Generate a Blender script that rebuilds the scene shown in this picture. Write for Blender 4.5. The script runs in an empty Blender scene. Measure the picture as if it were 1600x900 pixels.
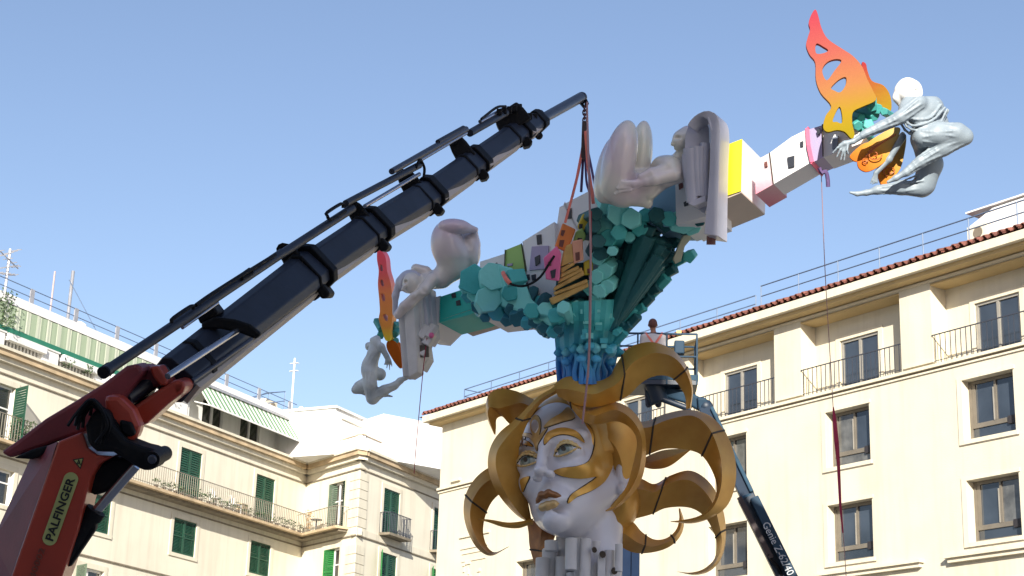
import bpy, bmesh, math, random
import numpy as np
from mathutils import Vector, Matrix, geometry, noise
from mathutils.bvhtree import BVHTree
random.seed(7)
S = bpy.context.scene
COL = S.collection
# ---------------------------------------------------------------- camera, sky, sun, exposure
FPX = 2711.26
PIT, ROL = math.radians(17.7955), math.radians(1.921)
FW = Vector((0, math.cos(PIT), math.sin(PIT)))
_U = Vector((0, -math.sin(PIT), math.cos(PIT))); _R = Vector((1, 0, 0))
RT = math.cos(ROL)*_R + math.sin(ROL)*_U
UP = -math.sin(ROL)*_R + math.cos(ROL)*_U
CP = Vector((0, 0, 1.6))
cd = bpy.data.cameras.new('camera'); cam = bpy.data.objects.new('camera', cd); COL.objects.link(cam)
cd.sensor_width = 36; cd.lens = 36*FPX/1600; cd.clip_start = .1; cd.clip_end = 6000
cam.matrix_world = Matrix.Translation(CP) @ Matrix((RT, UP, -FW)).transposed().to_4x4()
S.camera = cam
S.view_settings.view_transform = 'Standard'; S.view_settings.look = 'None'
S.view_settings.exposure = 1.3
S.view_settings.gamma = 1
SUN_AZ, SUN_EL = math.radians(180+2), math.radians(24)      # compass angle from +Y towards +X
w = bpy.data.worlds.new('World'); S.world = w; w.use_nodes = True
nt = w.node_tree; sky = nt.nodes.new('ShaderNodeTexSky'); sky.sky_type = 'NISHITA'; sky.sun_disc = False
sky.sun_elevation = SUN_EL; sky.sun_rotation = SUN_AZ; sky.air_density = 1.1; sky.dust_density = .8; sky.ozone_density = 6.0; sky.altitude = 0
tint = nt.nodes.new('ShaderNodeVectorMath'); tint.operation = 'MULTIPLY'; tint.inputs[1].default_value = (1.36, .98, .80)      # the photograph's white balance
nt.links.new(sky.outputs[0], tint.inputs[0]); nt.links.new(tint.outputs[0], nt.nodes['Background'].inputs[0]); nt.nodes['Background'].inputs[1].default_value = .091
sd = Vector((math.sin(SUN_AZ)*math.cos(SUN_EL), math.cos(SUN_AZ)*math.cos(SUN_EL), math.sin(SUN_EL)))
sl = bpy.data.lights.new('sun', 'SUN'); sl.energy = 4.0; sl.angle = math.radians(.5); sl.color = (1, .94, .83)
so = bpy.data.objects.new('sun', sl); COL.objects.link(so); so.rotation_euler = sd.to_track_quat('Z', 'Y').to_euler()

# ---------------------------------------------------------------- helpers
def P(px, py, d):                     # point at depth d seen at photo pixel (px, py)
    d = float(d); return CP + (FW + RT*(float(px-800)/FPX) - UP*(float(py-450)/FPX))*d
def pr(p):                            # world -> photo pixel
    q = Vector(p)-CP; z = q.dot(FW); return (800+FPX*q.dot(RT)/z, 450-FPX*q.dot(UP)/z, z)
def mat(name, col, rough=.6, metal=0, var=.12, scale=3., bump=.0, bscale=40., col2=None, coat=0, spec=.5, detail=4, dist=.02, stretch=None, wave=None, grime=0.):
    m = bpy.data.materials.new(name); m.use_nodes = True; n = m.node_tree; b = n.nodes['Principled BSDF']
    b.inputs['Roughness'].default_value = rough; b.inputs['Metallic'].default_value = metal
    b.inputs['Coat Weight'].default_value = coat; b.inputs['Specular IOR Level'].default_value = spec; b.inputs['Coat Roughness'].default_value = .15
    tc = n.nodes.new('ShaderNodeNewGeometry'); src = tc.outputs['Position']
    if stretch:
        mp = n.nodes.new('ShaderNodeMapping'); mp.inputs['Scale'].default_value = stretch; n.links.new(src, mp.inputs[0]); src = mp.outputs[0]
    nz = n.nodes.new('ShaderNodeTexNoise'); nz.inputs['Scale'].default_value = scale; nz.inputs['Detail'].default_value = detail
    n.links.new(src, nz.inputs['Vector'])
    rp = n.nodes.new('ShaderNodeValToRGB'); rp.color_ramp.elements[0].position = .3; rp.color_ramp.elements[1].position = .7
    c2 = col2 or tuple(c*(1-var) for c in col)
    rp.color_ramp.elements[0].color = (*c2, 1); rp.color_ramp.elements[1].color = (*[min(1, c*(1+(0 if col2 else var*.5))) for c in col], 1)
    n.links.new(nz.outputs[0], rp.inputs[0]); n.links.new(rp.outputs[0], b.inputs['Base Color'])
    if grime:                                    # rain streaks and patched paint
        mp = n.nodes.new('ShaderNodeMapping'); mp.inputs['Scale'].default_value = (2.2, 2.2, .16); n.links.new(tc.outputs['Position'], mp.inputs[0])
        g = n.nodes.new('ShaderNodeTexNoise'); g.inputs['Scale'].default_value = 1.; g.inputs['Detail'].default_value = 7; g.inputs['Roughness'].default_value = .65; n.links.new(mp.outputs[0], g.inputs['Vector'])
        r2 = n.nodes.new('ShaderNodeValToRGB'); r2.color_ramp.elements[0].position = .28; r2.color_ramp.elements[0].color = (1-grime, 1-grime*1.05, 1-grime*1.15, 1); r2.color_ramp.elements[1].position = .52; r2.color_ramp.elements[1].color = (1, 1, 1, 1)
        n.links.new(g.outputs[0], r2.inputs[0]); mx = n.nodes.new('ShaderNodeMix'); mx.data_type = 'RGBA'; mx.blend_type = 'MULTIPLY'; mx.inputs[0].default_value = 1
        n.links.new(rp.outputs[0], mx.inputs[6]); n.links.new(r2.outputs[0], mx.inputs[7]); n.links.new(mx.outputs[2], b.inputs['Base Color'])
    if bump:
        if wave:
            n2 = n.nodes.new('ShaderNodeTexWave'); n2.inputs['Scale'].default_value = bscale; n2.inputs['Distortion'].default_value = wave; n2.inputs['Detail'].default_value = 1
            n2.inputs['Detail Scale'].default_value = .6
            n.links.new(src, n2.inputs['Vector'])
        else:
            n2 = n.nodes.new('ShaderNodeTexNoise'); n2.inputs['Scale'].default_value = bscale; n2.inputs['Detail'].default_value = 5
            n.links.new(tc.outputs['Position'], n2.inputs['Vector'])
        bp = n.nodes.new('ShaderNodeBump'); bp.inputs['Strength'].default_value = bump; bp.inputs['Distance'].default_value = dist
        n.links.new(n2.outputs[1 if wave else 0], bp.inputs['Height']); n.links.new(bp.outputs[0], b.inputs['Normal'])
    return m
def ramp_mat(name, p0, p1, stops, rough=.5, coat=0, bump=.15, nmix=.12, spec=.5, metal=0):   # airbrushed paint graded between two world points
    m = bpy.data.materials.new(name); m.use_nodes = True; n = m.node_tree; b = n.nodes['Principled BSDF']
    b.inputs['Roughness'].default_value = rough; b.inputs['Coat Weight'].default_value = coat; b.inputs['Metallic'].default_value = metal; b.inputs['Specular IOR Level'].default_value = spec
    p0 = Vector(p0); p1 = Vector(p1); ax = p1-p0; L = ax.length_squared
    g = n.nodes.new('ShaderNodeNewGeometry'); s = n.nodes.new('ShaderNodeVectorMath'); s.operation = 'SUBTRACT'; s.inputs[1].default_value = p0
    d = n.nodes.new('ShaderNodeVectorMath'); d.operation = 'DOT_PRODUCT'; d.inputs[1].default_value = ax/L
    n.links.new(g.outputs['Position'], s.inputs[0]); n.links.new(s.outputs[0], d.inputs[0])
    nz = n.nodes.new('ShaderNodeTexNoise'); nz.inputs['Scale'].default_value = 2.2; nz.inputs['Detail'].default_value = 3; n.links.new(g.outputs['Position'], nz.inputs['Vector'])
    ma = n.nodes.new('ShaderNodeMath'); ma.operation = 'MULTIPLY_ADD'; ma.inputs[1].default_value = nmix*2; n.links.new(nz.outputs[0], ma.inputs[0])
    m2 = n.nodes.new('ShaderNodeMath'); m2.operation = 'SUBTRACT'; m2.inputs[1].default_value = nmix; n.links.new(d.outputs['Value'], m2.inputs[0]); n.links.new(m2.outputs[0], ma.inputs[2])
    rp = n.nodes.new('ShaderNodeValToRGB'); e = rp.color_ramp.elements
    e[0].position = stops[0][0]; e[0].color = (*stops[0][1], 1); e[1].position = stops[-1][0]; e[1].color = (*stops[-1][1], 1)
    for q, c in stops[1:-1]: k = e.new(q); k.color = (*c, 1)
    n.links.new(ma.outputs[0], rp.inputs[0]); n.links.new(rp.outputs[0], b.inputs['Base Color'])
    n2 = n.nodes.new('ShaderNodeTexNoise'); n2.inputs['Scale'].default_value = 14; n.links.new(g.outputs['Position'], n2.inputs['Vector'])
    bp = n.nodes.new('ShaderNodeBump'); bp.inputs['Strength'].default_value = bump; bp.inputs['Distance'].default_value = .03
    n.links.new(n2.outputs[0], bp.inputs['Height']); n.links.new(bp.outputs[0], b.inputs['Normal'])
    return m
def tag(o, label=None, cat=None, group=None, kind=None):
    if label: o['label'] = label
    if cat: o['category'] = cat
    if group: o['group'] = group
    if kind: o['kind'] = kind
    return o
def empty(name, loc, label, cat, group=None):
    o = bpy.data.objects.new(name, None); o.location = loc; COL.objects.link(o); o.empty_display_size = .2
    return tag(o, label, cat, group)
def link(name, me, m, parent=None):
    o = bpy.data.objects.new(name, me); COL.objects.link(o)
    if m is not None and len(me.materials) == 0: me.materials.append(m)
    if parent is not None:
        o.parent = parent; o.matrix_parent_inverse = wm(parent).inverted()
    return o
def wm(o):
    M = o.matrix_basis.copy()
    if o.parent: M = wm(o.parent) @ o.matrix_parent_inverse @ M
    return M
class MB:
    def __init__(s): s.v = []; s.f = []
    def add(s, vs, fs):
        k = len(s.v); s.v += [tuple(v) for v in vs]; s.f += [tuple(i+k for i in f) for f in fs]; return s
    def quad(s, *p): return s.add(p, [tuple(range(len(p)))])
    def box8(s, c): return s.add(c, [(0,3,2,1),(4,5,6,7),(0,1,5,4),(1,2,6,5),(2,3,7,6),(3,0,4,7)])
    def box(s, o, a, b, c):          # corner o and three edge vectors
        o, a, b, c = map(Vector, (o, a, b, c))
        return s.box8([o, o+a, o+a+b, o+b, o+c, o+a+c, o+a+b+c, o+b+c])
    def prism(s, pts, ext):          # polygon swept along ext (vector, or one per point)
        n = len(pts); e = [Vector(x) for x in ext] if isinstance(ext, list) else [Vector(ext)]*n
        return s.add([Vector(p) for p in pts]+[Vector(p)+q for p, q in zip(pts, e)],
                     [tuple(range(n)), tuple(range(2*n-1, n-1, -1))]+[(i, i+n, (i+1) % n+n, (i+1) % n) for i in range(n)])
    def sect(s, a, b, prof, prof2=None, wax=None):   # bar from a to b, profile = [(x, y)] in (side, depth) axes
        a = Vector(a); b = Vector(b); t = (b-a).normalized()
        wx = Vector(wax) if wax else FW; side = t.cross(wx).normalized(); dep = side.cross(t).normalized()
        n = len(prof); p2 = prof2 or prof
        return s.add([a+side*x+dep*y for x, y in prof]+[b+side*x+dep*y for x, y in p2],
                     [tuple(range(n-1, -1, -1)), tuple(range(n, 2*n))]+[(i, (i+1) % n, (i+1) % n+n, i+n) for i in range(n)])
    def tube(s, pts, r, n=8, cap=True):
        pts = [Vector(p) for p in pts]; m = len(pts); rr = r if isinstance(r, (list, tuple)) else [r]*m
        k = len(s.v); up = Vector((.13, .2, .97)); t0 = (pts[1]-pts[0]).normalized(); a = t0.cross(up)
        if a.length < .1: a = t0.cross(Vector((1, 0, 0)))
        a.normalize(); vs = []
        for i, p in enumerate(pts):
            t = (pts[min(i+1, m-1)]-pts[max(i-1, 0)])
            if t.length < 1e-9: t = t0
            t.normalize(); a = (a-t*a.dot(t)).normalized(); b = t.cross(a)
            for j in range(n):
                q = 2*math.pi*j/n; vs.append(p+(a*math.cos(q)+b*math.sin(q))*rr[i])
        fs = [(i*n+j, i*n+(j+1) % n, (i+1)*n+(j+1) % n, (i+1)*n+j) for i in range(m-1) for j in range(n)]
        if cap: fs += [tuple(range(n-1, -1, -1)), tuple((m-1)*n+j for j in range(n))]
        return s.add(vs, fs)
    def ball(s, c, r, n=10, m=6, sc=(1, 1, 1)):
        c = Vector(c); vs = []; fs = []
        for i in range(m+1):
            for j in range(n):
                a = math.pi*i/m; b = 2*math.pi*j/n
                vs.append(c+Vector((r*sc[0]*math.sin(a)*math.cos(b), r*sc[1]*math.sin(a)*math.sin(b), r*sc[2]*math.cos(a))))
        fs = [(i*n+j, (i+1)*n+j, (i+1)*n+(j+1) % n, i*n+(j+1) % n) for i in range(m) for j in range(n)]
        return s.add(vs, fs)
    def mesh(s, name, smooth=None, weld=False):
        me = bpy.data.meshes.new(name); me.from_pydata(s.v, [], s.f)
        bm = bmesh.new(); bm.from_mesh(me)
        bmesh.ops.remove_doubles(bm, verts=bm.verts, dist=1e-5)
        bmesh.ops.recalc_face_normals(bm, faces=bm.faces); bm.to_mesh(me); bm.free()
        if smooth is not None:
            me.polygons.foreach_set('use_smooth', [True]*len(me.polygons)); me.set_sharp_from_angle(angle=math.radians(smooth))
        me.update(); return me
    def build(s, name, m, parent=None, smooth=None):
        return link(name, s.mesh(name, smooth), m, parent)
def bevel(o, w, seg=2):
    md = o.modifiers.new('bevel', 'BEVEL'); md.width = w; md.segments = seg; md.limit_method = 'ANGLE'; md.angle_limit = math.radians(40); return o
def copy(o, parent=None, loc=None, label=None):
    c = o.copy(); COL.objects.link(c)
    if parent is not None: c.parent = parent
    if loc is not None: c.location = loc
    if label: c['label'] = label
    for ch in list(o.children):
        d = ch.copy(); COL.objects.link(d); d.parent = c
    return c
def cat(pts, n):                      # Catmull-Rom through points, n samples
    pts = [np.array(p, float) for p in pts]; m = len(pts)
    q = [2*pts[0]-pts[1]]+pts+[2*pts[-1]-pts[-2]]; out = []
    L = [0]
    for i in range(m-1): L.append(L[-1]+max(1e-6, np.linalg.norm(pts[i+1]-pts[i])))
    for k in range(n):
        t = L[-1]*k/(n-1); i = 0
        while i < m-2 and t > L[i+1]: i += 1
        u = (t-L[i])/(L[i+1]-L[i]); a, b, c, d = q[i:i+4]
        out.append(.5*((2*b)+(c-a)*u+(2*a-5*b+4*c-d)*u*u+(3*b-a-3*c+d)*u**3))
    return out
def closed(pts, per=4):               # closed smooth polygon
    n = len(pts); out = []
    q = [np.array(p, float) for p in pts]
    for i in range(n):
        a, b, c, d = q[(i-1) % n], q[i], q[(i+1) % n], q[(i+2) % n]
        for k in range(per):
            u = k/per; out.append(tuple(.5*((2*b)+(c-a)*u+(2*a-5*b+4*c-d)*u*u+(3*b-a-3*c+d)*u**3)))
    return out
def text_mesh(txt, size=1., bold=0., ext=.004):
    cu = bpy.data.curves.new('txt', 'FONT'); cu.body = txt; cu.size = size; cu.extrude = ext; cu.offset = bold; cu.align_x = 'CENTER'; cu.align_y = 'CENTER'; cu.resolution_u = 3
    o = bpy.data.objects.new('txt', cu); COL.objects.link(o); bpy.context.view_layer.update()
    me = bpy.data.meshes.new_from_object(o.evaluated_get(bpy.context.evaluated_depsgraph_get()))
    bpy.data.objects.remove(o); bpy.data.curves.remove(cu); return me
def place_text(name, txt, c, right, up, width, height, m, parent, bold=0.):
    me = text_mesh(txt, 1., bold); xs = [v.co.x for v in me.vertices]; ys = [v.co.y for v in me.vertices]
    sx = width/(max(xs)-min(xs)); sy = height/(max(ys)-min(ys)); r = Vector(right).normalized(); u = Vector(up); u = (u-r*u.dot(r)).normalized(); nn = r.cross(u)
    cx = (max(xs)+min(xs))/2; cy = (max(ys)+min(ys))/2
    for v in me.vertices: v.co = Vector(c)+r*(v.co.x-cx)*sx+u*(v.co.y-cy)*sy+nn*v.co.z
    me.materials.clear(); return link(name, me, m, parent)

# ---- implicit modelling: smooth-blended round cones and ellipsoids, meshed by surface nets in "photo pixel" space
class Sdf:
    def __init__(s, box, step, D):    # box (x0,x1,y0,y1,z0,z1) in px; z away from camera
        s.b = box; s.h = step; s.D = D
        s.n = [int((box[2*i+1]-box[2*i])/step)+1 for i in range(3)]
        s.ax = [box[2*i]+step*np.arange(s.n[i]) for i in range(3)]
        s.F = np.full(s.n, 60., np.float32)
    def blk(s, lo, hi):
        sl = []
        for i in range(3):
            a = max(0, int((lo[i]-s.b[2*i])/s.h)); b = min(s.n[i], int((hi[i]-s.b[2*i])/s.h)+2)
            if b <= a: return None
            sl.append(slice(a, b))
        g = np.meshgrid(*[s.ax[i][sl[i]] for i in range(3)], indexing='ij')
        return tuple(sl), g
    def mix(s, sl, d, k, op):
        f = s.F[sl]; d = d.astype(np.float32)
        if op == 'sub':
            h = np.clip(.5-.5*(d+f)/k, 0, 1); s.F[sl] = f*(1-h)+(-d)*h+k*h*(1-h)
        else:
            h = np.clip(.5+.5*(d-f)/k, 0, 1); s.F[sl] = d*(1-h)+f*h-k*h*(1-h)
    def cone(s, a, ra, b, rb, k=6, op='add'):
        a = np.array(a, float); b = np.array(b, float); m = max(ra, rb)+k+3*s.h
        r = s.blk(np.minimum(a, b)-m, np.maximum(a, b)+m)
        if r is None: return s
        sl, g = r; ba = b-a; L = (ba@ba)+1e-9
        t = np.clip(((g[0]-a[0])*ba[0]+(g[1]-a[1])*ba[1]+(g[2]-a[2])*ba[2])/L, 0, 1)
        d = np.sqrt(sum((g[i]-a[i]-t*ba[i])**2 for i in range(3)))-(ra+(rb-ra)*t)
        s.mix(sl, d, k, op); return s
    def chain(s, pts, k=6):
        for p, q in zip(pts, pts[1:]): s.cone(p[:3], p[3], q[:3], q[3], k)
        return s
    def folds(s, pts, n=5, rr=1.7, span=1.25, tw=.5, k=1.6):     # raised drapery cords running along a limb
        for j in range(n):
            q = []
            for i, p in enumerate(pts):
                a = pts[max(0, i-1)]; b = pts[min(len(pts)-1, i+1)]; dx, dy = b[0]-a[0], b[1]-a[1]; L = math.hypot(dx, dy)+1e-6
                ph = -span+2*span*j/(n-1)+tw*(i/(len(pts)-1)-.5)+.12*math.sin(3*j+2*i); o = p[3]*math.sin(ph)*.97
                q.append((p[0]-dy/L*o, p[1]+dx/L*o, p[2]-p[3]*math.cos(ph)*.97, rr))
            c = cat([list(x) for x in q], 3*len(q)); s.chain([tuple(x) for x in c], k)
        return s
    def ell(s, c, r, M=None, k=6, op='add'):     # M columns = axes
        c = np.array(c, float); m = max(r)+k+3*s.h; R = s.blk(c-m, c+m)
        if R is None: return s
        sl, g = R; q = [g[i]-c[i] for i in range(3)]
        if M is not None: q = [sum(M[i][j]*q[i] for i in range(3)) for j in range(3)]
        k0 = np.sqrt(sum((q[i]/r[i])**2 for i in range(3))); k1 = np.sqrt(sum((q[i]/r[i]**2)**2 for i in range(3)))+1e-9
        s.mix(sl, k0*(k0-1)/k1, k, op); return s
    def mesh(s, name, smooth=2):
        F = s.F; n = s.n
        F[0], F[-1] = 1, 1; F[:, 0], F[:, -1] = 1, 1; F[:, :, 0], F[:, :, -1] = 1, 1
        ins = F < 0; acc = np.zeros([x-1 for x in n]+[3], np.float32); cnt = np.zeros([x-1 for x in n], np.float32)
        for ax in range(3):
            for o in ((0, 0), (0, 1), (1, 0), (1, 1)):
                oth = [i for i in range(3) if i != ax]
                sa = [slice(0, x-1) for x in n]; sb = list(sa)
                for q, i in enumerate(oth): sa[i] = slice(o[q], n[i]-1+o[q]); sb[i] = sa[i]
                sb[ax] = slice(1, n[ax]); A = F[tuple(sa)]; B = F[tuple(sb)]; c = (A < 0) != (B < 0)
                t = np.where(c, A/np.where(c, A-B, 1), 0)
                acc[..., ax] += np.where(c, t, 0)
                for q, i in enumerate(oth): acc[..., i] += np.where(c, o[q], 0)
                cnt += c
        act = cnt > 0; idx = np.full(act.shape, -1, np.int64); cells = np.argwhere(act); idx[act] = np.arange(len(cells))
        pos = (cells+acc[act]/cnt[act][:, None])*s.h+np.array([s.b[0], s.b[2], s.b[4]])
        faces = []
        for ax in range(3):
            o1, o2 = [i for i in range(3) if i != ax]
            sa = [slice(1, x-1) for x in n]; sa[ax] = slice(0, n[ax]-1); sb = list(sa); sb[ax] = slice(1, n[ax])
            A = ins[tuple(sa)]; B = ins[tuple(sb)]; e = np.argwhere(A != B)
            off = np.array([1, 1, 1]); off[ax] = 0; e = e+off
            def c_(d1, d2):
                q = e.copy(); q[:, o1] -= d1; q[:, o2] -= d2; return idx[q[:, 0], q[:, 1], q[:, 2]]
            faces.append(np.stack([c_(0, 0), c_(1, 0), c_(1, 1), c_(0, 1)], 1))
        faces = np.concatenate(faces); faces = faces[(faces >= 0).all(1)]
        dep = s.D+pos[:, 2]*s.D/FPX
        R = np.array(RT); U = np.array(UP); Fw = np.array(FW)
        W = np.array(CP)+dep[:, None]*(Fw+((pos[:, 0]-800)/FPX)[:, None]*R-((pos[:, 1]-450)/FPX)[:, None]*U)
        for _ in range(smooth):
            su = np.zeros_like(W); c = np.zeros(len(W))
            for a, b in ((0, 1), (1, 2), (2, 3), (3, 0)):
                np.add.at(su, faces[:, a], W[faces[:, b]]); np.add.at(su, faces[:, b], W[faces[:, a]])
                np.add.at(c, faces[:, a], 1); np.add.at(c, faces[:, b], 1)
            W = W*.5+.5*su/np.maximum(c, 1)[:, None]
        me = bpy.data.meshes.new(name); me.from_pydata(W.tolist(), [], faces.tolist())
        bm = bmesh.new(); bm.from_mesh(me); bmesh.ops.recalc_face_normals(bm, faces=bm.faces); bm.to_mesh(me); bm.free()
        me.polygons.foreach_set('use_smooth', [True]*len(me.polygons)); me.update(); return me
    def build(s, name, m, parent=None, smooth=2): return link(name, s.mesh(name, smooth), m, parent)
def bvh_of(objs):
    vs = []; fs = []
    for o in objs:
        k = len(vs); vs += [o.matrix_world @ v.co if False else wm(o) @ v.co for v in o.data.vertices]; fs += [tuple(i+k for i in p.vertices) for p in o.data.polygons]
    return BVHTree.FromPolygons(vs, fs)
def relief(name, pts, bvh, m, parent, th=.02, grid=5, lift=.004, dep=30, smooth=True, seg=3, outline=None, bulge=0.):
    """a shape moulded on the surface that the camera-side rays meet"""
    pts = closed(pts, seg) if smooth else pts
    n = len(pts); xs = [p[0] for p in pts]; ys = [p[1] for p in pts]; V2 = [Vector((p[0], p[1])) for p in pts]
    def inside(x, y):
        c = False; j = n-1
        for i in range(n):
            if (ys[i] > y) != (ys[j] > y) and x < (xs[j]-xs[i])*(y-ys[i])/(ys[j]-ys[i])+xs[i]: c = not c
            j = i
        return c
    def edged(x, y): return min(math.hypot(x-a, y-b) for a, b in zip(xs, ys))
    y = min(ys)+grid/2
    while y < max(ys):
        x = min(xs)+grid/2
        while x < max(xs):
            if inside(x, y) and edged(x, y) > grid*.45: V2.append(Vector((x, y)))
            x += grid
        y += grid
    v2, e2, f2, ov, oe, of = geometry.delaunay_2d_cdt(V2, [(i, (i+1) % n) for i in range(n)], [list(range(n))], 1, 1e-4)
    top = []; last = dep
    for q in v2:
        dr = (P(q.x, q.y, 1)-CP).normalized(); hit, nn, ix, ds = bvh.ray_cast(CP, dr)
        if hit is None: hit, nn, ix, ds = bvh.find_nearest(P(q.x, q.y, last))
        else: last = (hit-CP).dot(FW)
        if nn.dot(dr) > 0: nn = -nn
        b = bulge*min(1, edged(q.x, q.y)/6) if bulge else 0
        top.append((hit, nn, b))
    k = len(top); vs = [h+nn*(lift+th+b) for h, nn, b in top]+[h-nn*.02 for h, nn, b in top]
    fs = [tuple(f) for f in f2]+[tuple(i+k for i in reversed(f)) for f in f2]
    ec = {}
    for f in f2:
        for a, b in zip(f, list(f[1:])+[f[0]]): ec[(a, b)] = ec.get((a, b), 0)+1
    for (a, b) in ec:
        if (b, a) not in ec: fs.append((b, a, a+k, b+k))
    mb = MB(); mb.v = [tuple(v) for v in vs]; mb.f = fs; o = mb.build(name, m, parent, smooth=50)
    if outline:
        t = MB(); loop = []
        for p in pts+[pts[0]]:
            dr = (P(p[0], p[1], 1)-CP).normalized(); hit, nn, ix, ds = bvh.ray_cast(CP, dr)
            if hit is None: hit, nn, ix, ds = bvh.find_nearest(P(p[0], p[1], last))
            loop.append(hit+(-dr)*.008)
        t.tube(loop, .010, 5); t.build('dark_outline', outline, o, 60)
    return o
# ---------------------------------------------------------------- materials of the setting
M_wallR = mat('cream_render', (.595, .55, .435), .85, grime=.13, var=.07, scale=.8, bump=.25, bscale=25, detail=6)
M_wallRr = mat('cream_trim', (.64, .585, .455), .8, grime=.14, var=.05, scale=2, bump=.15, bscale=25)
M_soff = mat('bounce_lit_soffit', (.50, .37, .185), .85, var=.08, scale=1.2, bump=.1)  # soffits coloured ochre to carry the warm bounced light
M_wallL = mat('ivory_render', (.66, .62, .51), .85, grime=.13, var=.07, scale=.6, bump=.2, bscale=20, detail=6)
M_white = mat('white_limewash', (.70, .70, .69), .8, grime=.15, var=.05, scale=1.3, bump=.1)
M_trimL = mat('ivory_trim', (.62, .58, .47), .8, grime=.2, var=.05, scale=2, bump=.1)
M_corn = mat('weathered_cornice', (.48, .37, .235), .85, var=.3, scale=1.5, bump=.2)
M_line = mat('dark_line_and_shade', (.20, .17, .125), .9, var=.3, scale=3)  # dark lines and joints, also strips standing in for shade
M_alu = mat('bronze_aluminium', (.20, .175, .14), .45, metal=.3, var=.15)
M_alug = mat('grey_aluminium', (.34, .32, .28), .45, metal=.3, var=.15)
M_glass = mat('window_glass', (.035, .045, .06), .06, var=.5, scale=.7, spec=1.0)
M_glassd = mat('dark_window_glass', (.03, .03, .03), .1, var=.4, scale=.9, spec=.8)
M_black = mat('near_black', (.025, .022, .025), .6)
M_rail = mat('dark_iron_rail', (.035, .04, .055), .5)
M_railr = mat('roof_rail_steel', (.10, .15, .24), .5)
M_tile = mat('terracotta_tile', (.19, .07, .05), .85, var=.5, scale=3.7, bump=.3)
M_green = mat('green_shutter_paint', (.012, .065, .038), .5, var=.2, scale=2)
M_greenb = mat('bright_green_shutter_paint', (.02, .16, .04), .45, var=.15, scale=2)
M_greeng = mat('faded_green_shutter_paint', (.09, .13, .09), .6, var=.2, scale=2)
M_leaf = mat('balcony_leaf', (.05, .09, .03), .7, var=.5, scale=6)
M_pot = mat('clay_pot', (.14, .10, .08), .8)
M_grey = mat('galvanised_steel', (.42, .42, .44), .5, metal=.5, var=.2)
M_straw = mat('dry_palm', (.5, .3, .12), .8)
def stripes(name, e, scale, ca, cb, rough=.8):
    m = bpy.data.materials.new(name); m.use_nodes = True; n = m.node_tree; b = n.nodes['Principled BSDF']; b.inputs['Roughness'].default_value = rough
    g = n.nodes.new('ShaderNodeNewGeometry'); d = n.nodes.new('ShaderNodeVectorMath'); d.operation = 'DOT_PRODUCT'; d.inputs[1].default_value = Vector(e)/scale
    n.links.new(g.outputs['Position'], d.inputs[0]); f = n.nodes.new('ShaderNodeMath'); f.operation = 'FRACT'; n.links.new(d.outputs['Value'], f.inputs[0])
    r = n.nodes.new('ShaderNodeValToRGB'); r.color_ramp.interpolation = 'CONSTANT'; r.color_ramp.elements[0].color = (*ca, 1); r.color_ramp.elements[1].position = .5; r.color_ramp.elements[1].color = (*cb, 1)
    n.links.new(f.outputs[0], r.inputs[0]); n.links.new(r.outputs[0], b.inputs['Base Color']); return m
class Fac:
    def __init__(s, az, O):
        a = math.radians(az); s.e = Vector((math.sin(a), math.cos(a), 0)); s.n = Vector((s.e.y, -s.e.x, 0)); s.O = Vector((O[0], O[1], 0))
        if s.n.dot(CP-s.O) < 0: s.n = -s.n
    def W(s, u, z, o=0.): return s.O+s.e*u+s.n*o+Vector((0, 0, z))
    def uz(s, px, py, off=0.):
        d = P(px, py, 1)-CP; t = (s.O+s.n*off-CP).dot(s.n)/d.dot(s.n); q = CP+d*t; return (q-s.O).dot(s.e), q.z
    def box(s, mb, u0, u1, z0, z1, o0, o1):
        return mb.box(s.W(u0, z0, o0), s.e*(u1-u0), s.n*(o1-o0), Vector((0, 0, z1-z0)))
    def bx(s, name, u0, u1, z0, z1, o0, o1, m, parent): return s.box(MB(), u0, u1, z0, z1, o0, o1).build(name, m, parent)
    def wall(s, mb, u0, u1, z0, z1, holes, depth=.3):   # solid wall of boxes round the openings
        us = sorted({u0, u1}|{h[0] for h in holes}|{h[1] for h in holes}); zs = sorted({z0, z1}|{h[2] for h in holes}|{h[3] for h in holes})
        hole = lambda a, b: any(h[0]-1e-6 < a < h[1]+1e-6 and h[2]-1e-6 < b < h[3]+1e-6 for h in holes)
        for a, b in zip(us, us[1:]):
            for c, d in zip(zs, zs[1:]):
                if not hole((a+b)/2, (c+d)/2): mb.quad(s.W(a, c), s.W(b, c), s.W(b, d), s.W(a, d))
        for h in holes:
            a, b, c, d = h[:4]; dd = h[4] if len(h) > 4 else depth
            mb.quad(s.W(a, c), s.W(a, c, -dd), s.W(a, d, -dd), s.W(a, d)); mb.quad(s.W(b, c), s.W(b, d), s.W(b, d, -dd), s.W(b, c, -dd))
            mb.quad(s.W(a, d), s.W(a, d, -dd), s.W(b, d, -dd), s.W(b, d)); mb.quad(s.W(a, c), s.W(b, c), s.W(b, c, -dd), s.W(a, c, -dd))
        return mb
# ---------------------------------------------------------------- ground
M_pave = mat('square_paving', (.38, .35, .31), .85, var=.2, scale=.6, bump=.2)
g = MB(); g.quad((-2500, -2500, 0), (2500, -2500, 0), (2500, 2500, 0), (-2500, 2500, 0)); tag(g.build('ground', M_pave), kind='structure')
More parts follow.
